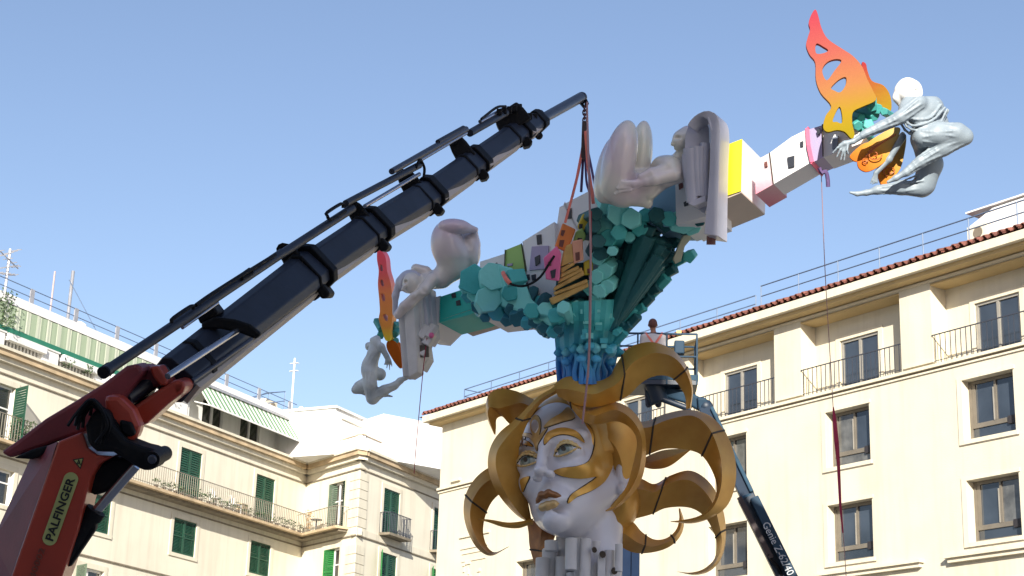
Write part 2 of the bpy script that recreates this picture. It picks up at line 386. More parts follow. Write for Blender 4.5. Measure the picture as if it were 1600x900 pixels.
# ---------------------------------------------------------------- cream building on the right
R_ = Fac(-35.593, (7.0337, 55.1704)); U0, U1, ZT = -20., 16.6, 17.75
apt = empty('corner_building', R_.W(0, 0), 'cream rendered building with tiled eaves, loggias and deep square windows', 'building')
wins = []; logg = []; PIT_ = 5.25
for k in range(-3, 4):
    uc = -5.42+PIT_*k
    for r in range(5):
        zt = 14.45-2.86*r
        if r == 0 and k >= 3: continue
        wins.append((uc-.90, uc+.86, zt-1.72, zt, k, r))
for k in range(-3, 3):
    ur = -5.42+PIT_*k; logg.append((ur-2.22, ur+1.85, 15.12, 17.58, .66, k))
wallm = MB(); R_.wall(wallm, U0, U1, 0, ZT, [w[:4]+(.34,) for w in wins]+[l[:5] for l in logg])
wallm.quad(R_.W(U1, 0), R_.W(U1, 0, -12), R_.W(U1, ZT, -12), R_.W(U1, ZT))
wallm.quad(R_.W(U0, 0, -12), R_.W(U0, 0), R_.W(U0, ZT), R_.W(U0, ZT, -12)); wallm.quad(R_.W(U0, 0, -12), R_.W(U1, 0, -12), R_.W(U1, ZT, -12), R_.W(U0, ZT, -12))
wallm.build('wall', M_wallR, apt)
# eaves, fascia, lintel mouldings, ledge
OV = .6
R_.bx('eave_slab', U0-.3, U1+OV, 17.82, 18.08, -12, OV, M_wallRr, apt)
R_.bx('soffit_cove', U0, U1+.35, 17.70, 17.822, -11.9, .42, M_soff, apt)
R_.bx('lintel_moulding', U0, 6.9, 17.60, 17.66, -.2, .06, M_wallRr, apt)
for z, o, h in ((15.02, .09, .09), (14.90, .05, .05)): R_.bx('string_course', U0, U1+o, z, z+h, -.2, o, M_wallRr, apt)
R_.bx('string_shade_strip', U0, U1, 14.955, 15.015, -.1, .012, M_line, apt)  # dark strip standing in for the shade between the two courses
for (u0, u1) in ((-8.2, -4.0), (-15.5, -9.05), (-2.9, 1.2)):
    h = MB(); R_.box(h, u0, u1, 9.50, 9.58, -.1, .22); R_.box(h, u0+.08, u1-.08, 9.38, 9.50, -.1, .14); h.build('window_hood', M_wallRr, apt)
sl_ = MB()                                     # pitched roof above the eaves
sl_.prism([R_.W(U0-.3, 18.085, OV-.02), R_.W(U0-.3, 18.085, -12), R_.W(U0-.3, 20.0, -6)], R_.e*(U1-U0+1.2)); sl_.build('roof', M_tile, apt)
tm = MB(); n = 7; ang = [math.pi*i/(n-1) for i in range(n)]
sec = [(math.cos(a)*.085, math.sin(a)*.085) for a in ang]+[(math.cos(a)*.063, math.sin(a)*.063) for a in reversed(ang)]
tm.prism([R_.e*x+Vector((0, 0, y)) for x, y in sec], -R_.n*.75+Vector((0, 0, .26)))
for j in range(2): tm.add([], [])
tme = tm.mesh('roof_tile', 40)
cvm = MB(); cvm.prism([R_.e*x-Vector((0, 0, y-.02)) for x, y in sec], -R_.n*.75+Vector((0, 0, .26))); cme = cvm.mesh('channel_tile', 40)
k = 0; u = U0
rnd = random.Random(3)
while u < U1+OV:
    if u > -13.5:
        o = link('roof_tile', tme, M_tile, apt); o.location = R_.W(u+rnd.uniform(-.012, .012), 18.15+rnd.uniform(-.01, .012), OV+.07+rnd.uniform(-.02, .03)); o.rotation_euler.z = rnd.uniform(-.06, .06)
        o = link('channel_tile', cme, M_tile, apt); o.location = R_.W(u+.135, 18.17, OV+.03+rnd.uniform(-.02, .02))
    u += .27
# windows of the square openings
def win_mesh(wd, ht, door):
    f = MB(); b = .07
    def bb(a0, a1, z0, z1, o0=0, o1=.07): f.box(R_.e*a0+Vector((0, 0, z0))+R_.n*o0, R_.e*(a1-a0), R_.n*(o1-o0), Vector((0, 0, z1-z0)))
    bb(0, wd, 0, b); bb(0, wd, ht-b*1.3, ht); bb(0, b, b, ht-b*1.3); bb(wd-b, wd, b, ht-b*1.3)
    return f
def quadpane(a0, a1, z0, z1): p = MB(); p.box(R_.e*a0+Vector((0, 0, z0))+R_.n*.0, R_.e*(a1-a0), R_.n*.022, Vector((0, 0, z1-z0))); return p.mesh('pane')
wd, ht = 1.72, 1.69
fm = win_mesh(wd, ht, 0)
def bb(a0, a1, z0, z1, o1=.06): fm.box(R_.e*a0+Vector((0, 0, z0)), R_.e*(a1-a0), R_.n*o1, Vector((0, 0, z1-z0)))
bb(.07, wd-.07, .34, .47, .062); bb(wd*.46, wd*.46+.07, .47, ht-.09, .066); bb(wd-.2, wd-.07, .47, ht-.09, .05)
fme = fm.mesh('frame'); pa = quadpane(.07, wd*.46, .47, ht-.09); pb = quadpane(wd*.46+.07, wd-.2, .47, ht-.09); pc = quadpane(.07, wd-.07, .07, .34)
bk = MB(); bk.box(R_.e*.07+Vector((0, 0, .28))+R_.n*.02, R_.e*.36, R_.n*.07, Vector((0, 0, .22))); bke = bk.mesh('dark_box')  # near-black box low at one side of each window
st = MB(); st.box(R_.e*(wd*.46+.075)+Vector((0, 0, .47))+R_.n*.01, R_.e*.03, R_.n*.075, Vector((0, 0, .94))); ste = st.mesh('mullion')
M_curt = mat('curtained_glass', (.11, .11, .105), .12, var=.55, scale=2.5, spec=.9)
M_blind = mat('cream_interior_blind', (.35, .33, .28), .6)
def bot(uc): return None
for (a, b, c, d, k, r) in wins:
    o = link('window', fme, M_alu, apt); o.location = R_.W(a+.02, c+.02, -.335)
    L = o.location
    for me, nm, mm in ((pa, 'pane', M_glass), (pb, 'pane', M_glass), (pc, 'pane', M_glass), (bke, 'dark_box', M_black), (ste, 'mullion', M_alug)):
        q = bpy.data.objects.new(nm, me); COL.objects.link(q); q.parent = o
        if not me.materials: me.materials.append(mm)
        if nm == 'pane' and (k*3+r*2+(me is pa)) % 4 == 0: q.material_slots[0].link = 'OBJECT'; q.material_slots[0].material = M_curt
    # raised plaster architrave of the opening
    t = MB()
    t1 = .17
    R_.box(t, b, b+t1, c-.12, d+.10, 0, .03); R_.box(t, a-.06, b, d, d+.10, 0, .03); R_.box(t, a-.06, b, c-.12, c, 0, .034); R_.box(t, b+t1, b+t1+.018, c-.13, d+.1, 0, .008)
    t.build('architrave', M_wallRr, apt)
    ln = MB(); R_.box(ln, b+t1, b+t1+.03, c-.14, d+.06, 0, .006); R_.box(ln, a-.1, b+t1, c-.15, c-.12, 0, .02); ln.build('frame_shadow_line', M_line, apt)  # dark strips painting the thin shadow line beside and below the frame
# loggias: back wall, ceiling, french door, railing
dfm = win_mesh(1.55, 1.72, 1)
dfm.box(R_.e*.74+Vector((0, 0, .07)), R_.e*.09, R_.n*.066, Vector((0, 0, 1.55))); dme = dfm.mesh('door_frame')
dp1 = quadpane(.07, .74, .07, 1.63); dp2 = quadpane(.83, 1.48, .07, 1.63)
for (a, b, c, d, dd, k) in logg:
    uc = -5.42+PIT_*k
    bw = MB(); fb = Fac(-35.593, R_.W(0, 0, -.66)); fb.wall(bw, a, b, c, d, [(uc-.78, uc+.80, 15.13, 16.84, .12)]); bw.build('loggia_back_wall', M_wallR, apt)
    t = MB(); R_.box(t, uc-.95, uc-.78, 15.13, 17.0, -.66, -.63); R_.box(t, uc+.80, uc+.97, 15.13, 17.0, -.66, -.63); R_.box(t, uc-.78, uc+.80, 16.84, 17.0, -.66, -.63); t.build('door_surround', M_wallRr, apt)
    R_.bx('loggia_ceiling', a+.002, b-.002, d-.07, d-.02, -.655, -.004, M_soff, apt)
    o = link('french_door', dme, M_alug, apt); o.location = R_.W(uc-.765, 15.13, -.76)
    for me in (dp1, dp2):
        q = bpy.data.objects.new('pane', me); COL.objects.link(q); q.parent = o
        if not me.materials: me.materials.append(M_glass)
    rl = MB(); R_.box(rl, a, b, 15.97, 16.0, .0, .03); R_.box(rl, a, b, 15.2, 15.215, .005, .025)
    x = a+.06
    while x < b: R_.box(rl, x, x+.018, 15.12, 15.97, .006, .024); x += .185
    rl.build('balcony_rail', M_rail, apt)
for l1 in logg[:-1]: R_.bx('pier_foot', l1[1]-.05, l1[1]+1.05, 15.18, 15.26, -.02, .07, M_wallRr, apt)
# carved plaque and ledges on the blank stretch of wall at the left end
pq = MB(); R_.box(pq, 13.0, 15.0, 12.9, 13.0, 0, .06); R_.box(pq, 13.1, 14.9, 12.45, 12.52, 0, .04)
for z in (12.3, 12.0, 11.0, 10.4, 9.9): R_.box(pq, 13.2, 14.8, z-.05, z, 0, .035)
rr = random.Random(5)
for i in range(46):
    a, z = rr.uniform(13.3, 14.6), rr.uniform(9.2, 11.9); R_.box(pq, a, a+rr.uniform(.06, .2), z, z+rr.uniform(.06, .2), 0, rr.uniform(.02, .06))
pq.build('carved_plaque', M_wallRr, apt)
R_.bx('wall_bracket', 15.1, 15.7, 15.22, 15.32, 0, .1, M_wallRr, apt); R_.bx('wall_bracket', 10.6, 11.6, 13.05, 13.12, 0, .06, M_wallRr, apt)
R_.bx('wall_joint', 5.2, 5.22, 8, 14.9, 0, .006, M_line, apt)
# roof railing
def rail_line(fac, p0, p1, off, drop, posts, r, m, parent, low=None):
    u0, z0 = fac.uz(*p0, off); u1, z1 = fac.uz(*p1, off); z = (z0+z1)/2; t = MB()
    t.tube([fac.W(u0, z, off), fac.W(u1, z, off)], r, 6); t.tube([fac.W(u0, z-drop, off), fac.W(u1, z-drop, off)], r, 6)
    for k in range(posts+1):
        u = u0+(u1-u0)*k/posts; t.tube([fac.W(u, z, off), fac.W(u, z-drop*2.3, off)], r, 6)
    return t.build('railing', m, parent), z
r1 = empty('roof_railing', R_.W(0, 18.5, -1), 'long steel guard rail stepped along the tiled roof edge of the cream building', 'railing')
def rl(u0, u1, z, drop, posts, off):
    t = MB()
    t.tube([R_.W(u0, z, off), R_.W(u1, z, off)], .022, 6); t.tube([R_.W(u0, z-drop, off), R_.W(u1, z-drop, off)], .02, 6); t.build('rail', M_railr, r1, 60)
    for k in range(posts+1):
        u = u0+(u1-u0)*k/posts; p = MB(); p.tube([R_.W(u, z, off), R_.W(u, 18.45, off)], .022, 6); p.build('post', M_railr, r1, 60)
z1 = R_.uz(1400, 378, -1)[1]; ua = R_.uz(1189, 447, -1)[0]
rl(-20, ua, z1, .36, 11, -1.)
z2 = R_.uz(1000, 520, -1)[1]; ub = R_.uz(726, 607, -1)[0]
rl(ua+.25, ub, z2, .30, 9, -1.)
t = MB(); t.tube([R_.W(ub, z2, -1), R_.W(ub, z2, -3)], .02, 6); t.tube([R_.W(ub, z2-.3, -1), R_.W(ub, z2-.3, -3)], .02, 6); t.build('rail', M_railr, r1, 60)
# rooftop hut and air conditioner
a = R_.uz(1515, 350, -3); h = empty('rooftop_hut', R_.W(a[0], 19, -3), 'white rooftop hut behind the rail at the far right', 'hut')
hz = R_.uz(1515, 356, -3)[1]
hb = MB(); hb.prism([R_.W(a[0], 18.6, -3), R_.W(a[0], hz+.05, -3), R_.W(a[0]-.9, hz+.4, -3), R_.W(-19, hz+.45, -3), R_.W(-19, 18.6, -3)], -R_.n*3); hb.build('hut_wall', M_white, h)
R_.bx('roof_cap', -19, a[0]+.1, hz+.47, hz+.52, -6, -2.95, M_white, h)
a = R_.uz(1526, 362, -1.6)
ac = empty('air_conditioner', R_.W(a[0], 18.7, -1.6), 'beige air conditioning unit beside the white rooftop hut', 'air conditioner')
R_.bx('casing', a[0]-.35, a[0]+.35, a[1]-.28, a[1]+.22, -1.9, -1.6, M_trimL, ac)
fn = MB(); fn.tube([R_.W(a[0]-.05, a[1]-.03, -1.61), R_.W(a[0]-.05, a[1]-.03, -1.58)], .17, 14); fn.build('fan_grille', M_line, ac); R_.bx('stand', a[0]-.3, a[0]+.3, a[1]-.7, a[1]-.28, -1.85, -1.65, M_grey, ac)

# ---------------------------------------------------------------- ivory building on the left
LA = Fac(25.8913, (-10.7050, 86.8569)); LB = Fac(-35.593, LA.W(1.15, 0)); LC = Fac(25.8913, LB.W(-5.29, 0))
lb = empty('apartment_block', LA.W(-10, 0), 'ivory apartment block with green shutters, long balcony and white attic terrace', 'building')
def shutter_mesh(fac, wd, ht, slats=22):
    t = MB(); e = fac.e; b = .07
    def q(a0, a1, z0, z1, o0, o1): t.box(e*a0+Vector((0, 0, z0))+fac.n*o0, e*(a1-a0), fac.n*(o1-o0), Vector((0, 0, z1-z0)))
    q(0, b, 0, ht, 0, .05); q(wd-b, wd, 0, ht, 0, .05); q(b, wd-b, 0, b, 0, .05); q(b, wd-b, ht-b, ht, 0, .05); q(b, wd-b, ht*.5-.03, ht*.5+.03, 0, .05)
    for i in range(slats):
        z = b+(ht-2*b)*(i+.2)/slats; zz = (ht-2*b)/slats
        t.add([e*b+Vector((0, 0, z))+fac.n*.04, e*(wd-b)+Vector((0, 0, z))+fac.n*.04, e*(wd-b)+Vector((0, 0, z+zz*.8))+fac.n*.01, e*b+Vector((0, 0, z+zz*.8))+fac.n*.01], [(0, 1, 2, 3)])
    return t
def rot_open(mesh_v, e, n, hinge, ang):      # swing about a vertical hinge
    c, s = math.cos(ang), math.sin(ang); out = []
    for v in mesh_v:
        a = v.dot(e)-hinge; o = v.dot(n); out.append(e*(hinge+a*c)+n*(o*1+a*s)+Vector((0, 0, v.z)))
    return out
def open_win(fac, holes, u0, u1, z0, z1, kind, parent, mm=None, hood=True):
    """kind: closed | left/right open leaf | french"""
    holes.append((u0, u1, z0, z1, .22)); mm = mm or M_green; wd = u1-u0; ht = z1-z0
    t = MB(); k = .22
    fac.box(t, u0-k, u0, z0-.0, z1+k, 0, .035); fac.box(t, u1, u1+k, z0, z1+k, 0, .035); fac.box(t, u0, u1, z1, z1+k, 0, .035)
    if z0 < 15.9 and hood: fac.box(t, u0-k, u1+k, z0-.16, z0, 0, .05)
    t.build('window_surround', M_trimL, parent)
    fr = MB(); fac.box(fr, u0+.02, u0+.09, z0, z1-.02, -.2, -.14); fac.box(fr, u1-.09, u1-.02, z0, z1-.02, -.2, -.14); fac.box(fr, u0+.09, u1-.09, z1-.1, z1-.02, -.2, -.14); fac.box(fr, (u0+u1)/2-.06, (u0+u1)/2+.06, z0, z1-.1, -.2, -.135)
    fac.box(fr, u0+.09, u1-.09, z0, z0+.08, -.2, -.14); fac.box(fr, u0+.09, u1-.09, z0+ht*.62, z0+ht*.62+.06, -.2, -.138)
    f = fr.build('window', M_white, parent)
    for a, b in ((u0+.09, (u0+u1)/2-.06), ((u0+u1)/2+.06, u1-.09)): fac.bx('pane', a, b, z0+.08, z1-.1, -.195, -.17, M_glassd, f)
    if kind == 'closed':
        for s in (0, 1):
            sh = shutter_mesh(fac, wd/2-.01, ht-.02); o = MB(); o.v = [tuple(Vector(v)+fac.W(u0+.005+s*wd/2, z0+.01, -.07)-Vector((0, 0, 0))) for v in sh.v]; o.f = sh.f; o.build('shutter', mm, parent)
    else:
        for s in (0, 1):
            key = 'lo' if s == 0 else 'hi'
            if key not in kind: continue
            m2, ang = kind[key]; sh = shutter_mesh(fac, wd/2-.01, ht-.02); vs = [Vector(v) for v in sh.v]
            if s == 0: vs = rot_open(vs, fac.e, fac.n, 0, ang)
            else:
                vs = [v-fac.e*(wd/2-.01) for v in vs]; vs = rot_open(vs, fac.e, fac.n, 0, ang); 
            base = fac.W(u0 if s == 0 else u1, z0+.01, .0); o = MB(); o.v = [tuple(v+base) for v in vs]; o.f = sh.f; o.build('shutter', m2, parent)
hA, hB, hC = [], [], []
for i, uc in enumerate((-21.95, -15.1, -8.82, -2.58)):
    if i == 0: open_win(LA, hA, uc-.85, uc+1.0, 16.0, 18.48, {'hi': (M_green, -1.25), 'lo': (M_green, 2.4)}, lb)
    else: open_win(LA, hA, uc-.83, uc+.83, 16.0, 18.52, 'closed', lb)
    if i == 0: open_win(LA, hA, uc-.8, uc+1.5, 13.75, 15.15, {}, lb)
    else: open_win(LA, hA, uc-.88, uc+.88, 13.68, 15.26, 'closed', lb)
    for r in range(1, 5):
        if i == 1 and r == 1: open_win(LA, hA, uc-.95, uc+.85, 10.7, 12.1, {'lo': (M_greeng, 2.0)}, lb)
        else: open_win(LA, hA, uc-.88, uc+.88, 13.6-3.05*r, 15.18-3.05*r, 'closed', lb)
open_win(LB, hB, -4.0, -2.45, 16.0, 18.5, {'lo': (M_green, -.35+.0), 'hi': (M_greeng, math.pi-2.75)}, lb)
open_win(LB, hB, -3.85, -2.35, 13.0, 15.22, {'hi': (M_greenb, .25)}, lb)
for r in range(1, 5): open_win(LB, hB, -3.85, -2.35, 13.3-3.05*r, 15.2-3.05*r, 'closed', lb)
open_win(LC, hC, 2.44, 4.08, 16.15, 18.43, 'closed', lb); open_win(LC, hC, 7.8, 9.4, 16.15, 18.43, 'closed', lb)
open_win(LC, hC, 2.44, 4.08, 13.0, 15.22, 'closed', lb); open_win(LC, hC, 7.8, 9.4, 13.0, 15.22, 'closed', lb, M_greenb)
for r in range(1, 5):
    for u in (2.44, 7.8): open_win(LC, hC, u, u+1.64, 13.3-3.05*r, 15.2-3.05*r, 'closed', lb)
t = MB(); sh = shutter_mesh(LC, .78, 2.2)
for (uu, zz) in ((2.44, 13.0), (7.8, 13.0)):
    vs = rot_open([Vector(v) for v in sh.v], LC.e, LC.n, 0, math.pi-.55); o = MB(); o.v = [tuple(v+LC.W(uu, zz, .05)) for v in vs]; o.f = sh.f; o.build('shutter', M_greenb, lb)
ZC = 19.3
a_ = MB(); LA.wall(a_, -34, 1.15, 0, ZC, hA); a_.build('wall', M_wallL, lb)
a_ = MB(); LB.wall(a_, -5.29, 0, 0, ZC, hB); a_.build('wall', M_wallL, lb)
a_ = MB(); LC.wall(a_, 0, 16, 0, ZC, hC); a_.build('wall', M_wallL, lb)
def ring(name, z0, z1, o, m, extra=.0):
    t = MB(); LA.box(t, -34, 1.15-o*.2, z0, z1, -.3, o); LB.box(t, -5.29-o*.85, .25, z0, z1+.002, -.3, o); LC.box(t, -o*.2, 16, z0, z1+.001, -.3, o); return t.build(name, m, lb)
ring('cornice', 19.32, 19.52, .22, M_trimL); ring('cornice', 19.52, 19.74, .38, M_corn); ring('cornice_top', 19.74, 19.86, .46, M_trimL)
ring('string_course', 18.86, 18.92, .05, M_line); ring('string_course', 15.60, 15.66, .06, M_line); ring('plinth_band', 15.67, 15.98, .03, M_trimL); ring('string_course', 12.55, 12.61, .06, M_line)
# rusticated corner pilaster
for i in range(14):
    z = 18.8-.46*i-(.4 if i > 6 else 0)
    if z < 9: break
    t = MB(); LB.box(t, -5.29-.06, -4.45, z-.43, z, 0, .05); LC.box(t, -.045, .80, z-.43, z-.001, 0, .05); t.build('quoin', M_trimL, lb)
# long balcony on wings A and B
bs = MB(); LA.box(bs, -34, 1.15, 15.98, 16.1, 0, .8); LB.box(bs, -4.6, .2, 15.981, 16.101, 0, .8); bs.build('balcony_slab', M_corn, lb)
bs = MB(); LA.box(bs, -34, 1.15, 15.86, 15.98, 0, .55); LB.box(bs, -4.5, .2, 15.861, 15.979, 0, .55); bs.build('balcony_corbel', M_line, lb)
def bars(fac, u0, u1, z0, z1, off, step=.16, r=.011, ends=True):
    t = MB(); fac.box(t, u0, u1, z1-.03, z1, off-.02, off+.02); fac.box(t, u0, u1, z0+.08, z0+.1, off-.015, off+.015)
    x = u0
    while x <= u1+.01: fac.box(t, x-r, x+r, z0, z1-.03, off-r, off+r); x += step
    return t
M_railp = mat('weathered_iron_rail', (.22, .20, .16), .7)
bars(LA, -26, .42, 16.1, 17.1, .76).build('balcony_rail', M_railp, lb); bars(LB, -4.5, -.7, 16.1, 17.1, .76).build('balcony_rail', M_railp, lb)
t = MB(); LB.box(t, -4.52, -4.5, 17.07, 17.1, 0, .76)
for q in range(5): LB.box(t, -4.52, -4.5, 16.1, 17.07, q*.16, q*.16+.02)
t.build('balcony_rail', M_railp, lb)
for u in (2.15, 7.5):
    t = MB(); LC.box(t, u, u+2.25, 16.0, 16.12, 0, .62); t.build('balcony_slab', M_line, lb)
    t = bars(LC, u+.03, u+2.2, 16.12, 17.15, .58, .15, .014)
    for q in range(4): LC.box(t, u+.03, u+.055, 16.12, 17.12, q*.15, q*.15+.025); LC.box(t, u+2.2, u+2.225, 16.12, 17.12, q*.15, q*.15+.025)
    LC.box(t, u+.03, u+.05, 17.12, 17.15, 0, .58); LC.box(t, u+2.2, u+2.22, 17.12, 17.15, 0, .58); t.build('balcony_rail', M_rail, lb)
# attic terrace: roof slab, back wall, awnings, piers, balustrades
LAb = Fac(25.8913, LA.W(0, 0, -2.2))
aw = []; t = MB()
for u in (-6.6, -3.4): aw.append((u-.85, u+.85, 20.0, 21.45, .2))
LA2 = Fac(25.8913, LA.W(0, 0, -.6)); LA2.wall(t, -9.3, .9, 19.8, 21.75, aw)
t.build('attic_wall', M_white, lb)
for (a, b, c, d, e_) in aw:
    f = MB(); LA2.box(f, a, a+.06, c, d, -.15, -.05); LA2.box(f, b-.06, b, c, d, -.15, -.05); LA2.box(f, (a+b)/2-.07, (a+b)/2+.07, c, d, -.15, -.045); LA2.box(f, a+.06, b-.06, d-.06, d, -.15, -.05)
    f = f.build('window', M_white, lb); LA2.bx('pane', a+.06, b-.06, c, d-.06, -.14, -.12, M_glassd, f)
LAb.bx('attic_wall', -34, -9.3, 19.8, 21.74, -.3, 0, M_white, lb)
t = MB(); LA.box(t, -9.42, -9.3, 19.8, 21.74, -2.2, .0); t.build('attic_wall', M_white, lb)
LA.bx('roof_slab', -34, 1.1, 21.74, 22.12, -8, .12, M_white, lb); LA.bx('terrace_floor', -34, 1.1, 19.74, 19.8, -8, .0, M_corn, lb)
M_val = stripes('green_cream_stripe', LA.e, .64, (.60, .64, .50), (.24, .30, .21))
t = MB(); N = 150; u0, u1 = -34., -12.2
vs = []; 
for i in range(N+1):
    u = u0+(u1-u0)*i/N; o = .13+.025*math.sin(u*2*math.pi/.64); vs += [LA.W(u, 21.70, o), LA.W(u, 20.75, o)]
t.add(vs, [(2*i, 2*i+1, 2*i+3, 2*i+2) for i in range(N)])
va = empty('valance_awning', LA.W(-20, 21.7), 'long green and cream striped valance hung under the white roof edge at far left', 'awning')
t.build('striped_cloth', M_val, va); LA.bx('hem_bar', -34, -12.2, 20.52, 20.75, .08, .18, mat('awning_green', (.02, .16, .10), .6), va)
t = MB(); vs = []; u0, u1, N = -11.9, -9.5, 24
for i in range(N+1):
    u = u0+(u1-u0)*i/N; o = .13+.025*math.sin(u*2*math.pi/.64); vs += [LA.W(u, 21.70, o), LA.W(u, 20.8, o+.08)]
t.add(vs, [(2*i, 2*i+1, 2*i+3, 2*i+2) for i in range(N)])
vb = empty('valance_awning', LA.W(-10.7, 21.7), 'short striped valance just right of the crane boom', 'awning'); t.build('striped_cloth', M_val, vb); LA.bx('hem_bar', -11.9, -9.5, 20.74, 20.8, .17, .25, M_trimL, vb)
sa = empty('folding_awning', LA.W(-4.5, 21.7), 'slanted green and white striped awning over two white-framed attic windows', 'awning')
M_aw = stripes('green_white_stripe', LA.e, .40, (.70, .72, .62), (.12, .24, .13))
t = MB(); t.prism([LA.W(-9.0, 21.72, .05), LA.W(.75, 21.72, .05), LA.W(.75, 20.62, .85), LA.W(-9.0, 20.62, .85)], Vector((0, 0, -.02))); t.build('striped_cloth', M_aw, sa)
LA.bx('front_bar', -9.0, .75, 20.55, 20.63, .83, .88, M_white, sa); LA.bx('cassette', -9.1, .8, 21.72, 21.84, .02, .16, M_grey, sa)
for u in (-8.8, .5):
    t = MB(); t.tube([LA.W(u, 20.6, .84), LA.W(u, 21.0, -.6)], .03, 6); t.build('arm', M_white, sa, 60)
for u in (-19.3, -15.9, -12.6, -22.6, -26):
    LA.bx('terrace_pier', u-.5, u+.5, 19.8, 20.48, -.25, .16, M_white, lb); LA.bx('pier_cap', u-.56, u+.56, 20.48, 20.54, -.3, .2, M_white, lb)
    t = MB(); LA.box(t, u+.5, u+2.8, 20.30, 20.40, -.16, .04)
    x = u+.62
    while x < u+2.75: LA.box(t, x, x+.09, 19.8, 20.30, -.1, -.02); x += .21
    t.build('balustrade', M_white, lb)
for (u0, u1) in ((-22.0, -19.7), (-18.6, -16.2), (-15.3, -13.3)):
    LA.bx('planter_box', u0, u1, 20.22, 20.5, .05, .3, M_white, lb)
LA.bx('parapet', -12.0, -9.5, 19.8, 20.75, -.2, .05, M_white, lb); LA.bx('parapet', -9.0, 1.1, 19.8, 20.0, -.5, .05, M_white, lb)
# white penthouse and parapets on the projecting corner
t = MB(); LB.box(t, -5.2, .3, 19.86, 20.62, -.25, .0); LC.box(t, -.0, 4.3, 19.86, 20.6, -.25, .0); t.build('parapet', M_white, lb)
LC.bx('parapet', 6.0, 9.0, 19.86, 20.6, -.25, .0, M_white, lb); LC.bx('parapet', 12, 16, 19.86, 20.6, -.25, .0, M_white, lb)
t = MB(); LB.box(t, -5.25, .3, 20.62, 20.66, -.28, .03); LC.box(t, -.03, 4.3, 20.6, 20.64, -.28, .03); t.build('parapet_cap', M_corn, lb); LC.bx('parapet_cap', 6.0, 9.0, 20.6, 20.64, -.28, .03, M_corn, lb)
bars(LC, 4.3, 6.0, 19.86, 20.55, -.1, .2, .03).build('parapet_grille', M_trimL, lb); bars(LC, 9.0, 12.0, 19.86, 20.6, -.1, .2, .03).build('parapet_grille', M_corn, lb)
bars(LB, -3.4, -1.4, 20.2, 20.85, .03, .2, .03).build('parapet_grille', M_trimL, lb)
t = MB(); LB.box(t, -4.4, 1.8, 19.8, 22.1, -7, -1.7); t.build('penthouse', M_white, lb)
LCb = Fac(25.8913, LC.W(0, 0, -1.8))
t = MB(); LCb.box(t, .3, 16, 19.8, 22.15, -5, 0); t.build('penthouse', M_white, lb); t = MB(); LCb.box(t, .2, 16, 22.15, 22.27, -5, .1); t.build('penthouse_cap', M_white, lb); LCb.bx('penthouse_groove', .9, 16, 21.72, 21.77, 0, .05, M_trimL, lb)
# roof rail on the left block
r2 = empty('roof_guard_rail', LA.W(-15, 22.2, -.6), 'thin wire guard rail along the white roof of the left block', 'railing')
for zz in (22.95, 22.62):
    t = MB(); t.tube([LA.W(-34, zz, -.5), LA.W(.5, zz, -.5)], .022, 5); t.build('rail', M_railr, r2, 60)
for i in range(12):
    u = -31.5+2.85*i; LA.bx('post', u-.12, u+.12, 22.12, 22.98, -.53, -.47, M_grey, r2)
# rooftop things
def dome_vent(p, lab, s=1.):
    v = empty('roof_vent', p, lab, 'vent'); t = MB(); t.tube([p, p+Vector((0, 0, .5*s))], .28*s, 12); t.build('vent_pipe', M_white, v, 40); t = MB(); t.ball(p+Vector((0, 0, .55*s)), .4*s, 12, 6, (1, 1, .6)); t.build('vent_cap', M_white, v, 80)
u, z = LA.uz(121, 518, -1.5); dome_vent(LA.W(u, 22.1, -1.5), 'white domed roof vent between the antenna pole and the crane boom')
def antenna(px, pyb, pyt, off, r, lab, arms, m, fac=LA):
    u, zb = fac.uz(px, pyb, off); zt = fac.uz(px, pyt, off)[1]; b = min(zb, 22.1); v = empty('antenna_mast', fac.W(u, b, off), lab, 'antenna')
    t = MB(); t.tube([fac.W(u, b, off), fac.W(u, zt, off)], r, 6); t.build('mast', m, v, 60)
    for (fz, L, tilt) in arms:
        z = zb+(zt-zb)*fz; t = MB(); t.tube([fac.W(u-L, z-tilt, off), fac.W(u+L, z+tilt, off)], r*.45, 5)
        for q in range(5): t.tube([fac.W(u-L+L*.45*q, z-tilt+tilt*.45*q, off-.25), fac.W(u-L+L*.45*q, z-tilt+tilt*.45*q, off+.25)], r*.35, 4)
        t.build('aerial', m, v, 60)
    return v, u, zt
antenna(107, 488, 420, -1.5, .075, 'thick grey pole with a guy wire on the left roof', (), M_grey)
antenna(79, 482, 421, -1.8, .04, 'thin pinkish pole beside the thick grey pole', (), mat('pink_pole', (.5, .38, .36), .6))
antenna(9, 445, 386, -1.5, .06, 'lattice antenna mast at the far left edge', ((.9, .5, .3), (.7, .6, -.2), (.5, .45, .2), (.3, .5, .1)), M_grey)
v, u, zt = antenna(455, 640, 557, -2.0, .05, 'tall white pole with stepped rungs behind the awning', ((.9, .07, 0), (.75, .07, 0)), M_white)
gw = MB(); a = P(109, 437, 74); 
pa0 = LA.uz(108, 437, -1.5); pb0 = LA.uz(158, 522, -.6); gw.tube([LA.W(pa0[0], pa0[1], -1.5), LA.W(pb0[0], 22.15, -.6)], .02, 5); tag(gw.build('guy_wire', M_railr), 'dark guy wire slanting from the thick grey pole to the roof', 'wire')
u, z = LA.uz(425, 630, -1.2); ac2 = empty('air_conditioner', LA.W(u, 22.12, -1.2), 'beige rooftop air conditioner on the left roof above the slanted awning', 'air conditioner')
LA.bx('casing', u-.5, u+.5, 22.2, 22.95, -1.6, -1.2, M_trimL, ac2); t = MB(); t.tube([LA.W(u+.1, 22.58, -1.2), LA.W(u+.1, 22.58, -1.17)], .26, 16); t.build('fan_grille', M_line, ac2); LA.bx('stand', u-.45, u+.45, 22.12, 22.2, -1.55, -1.25, M_grey, ac2)
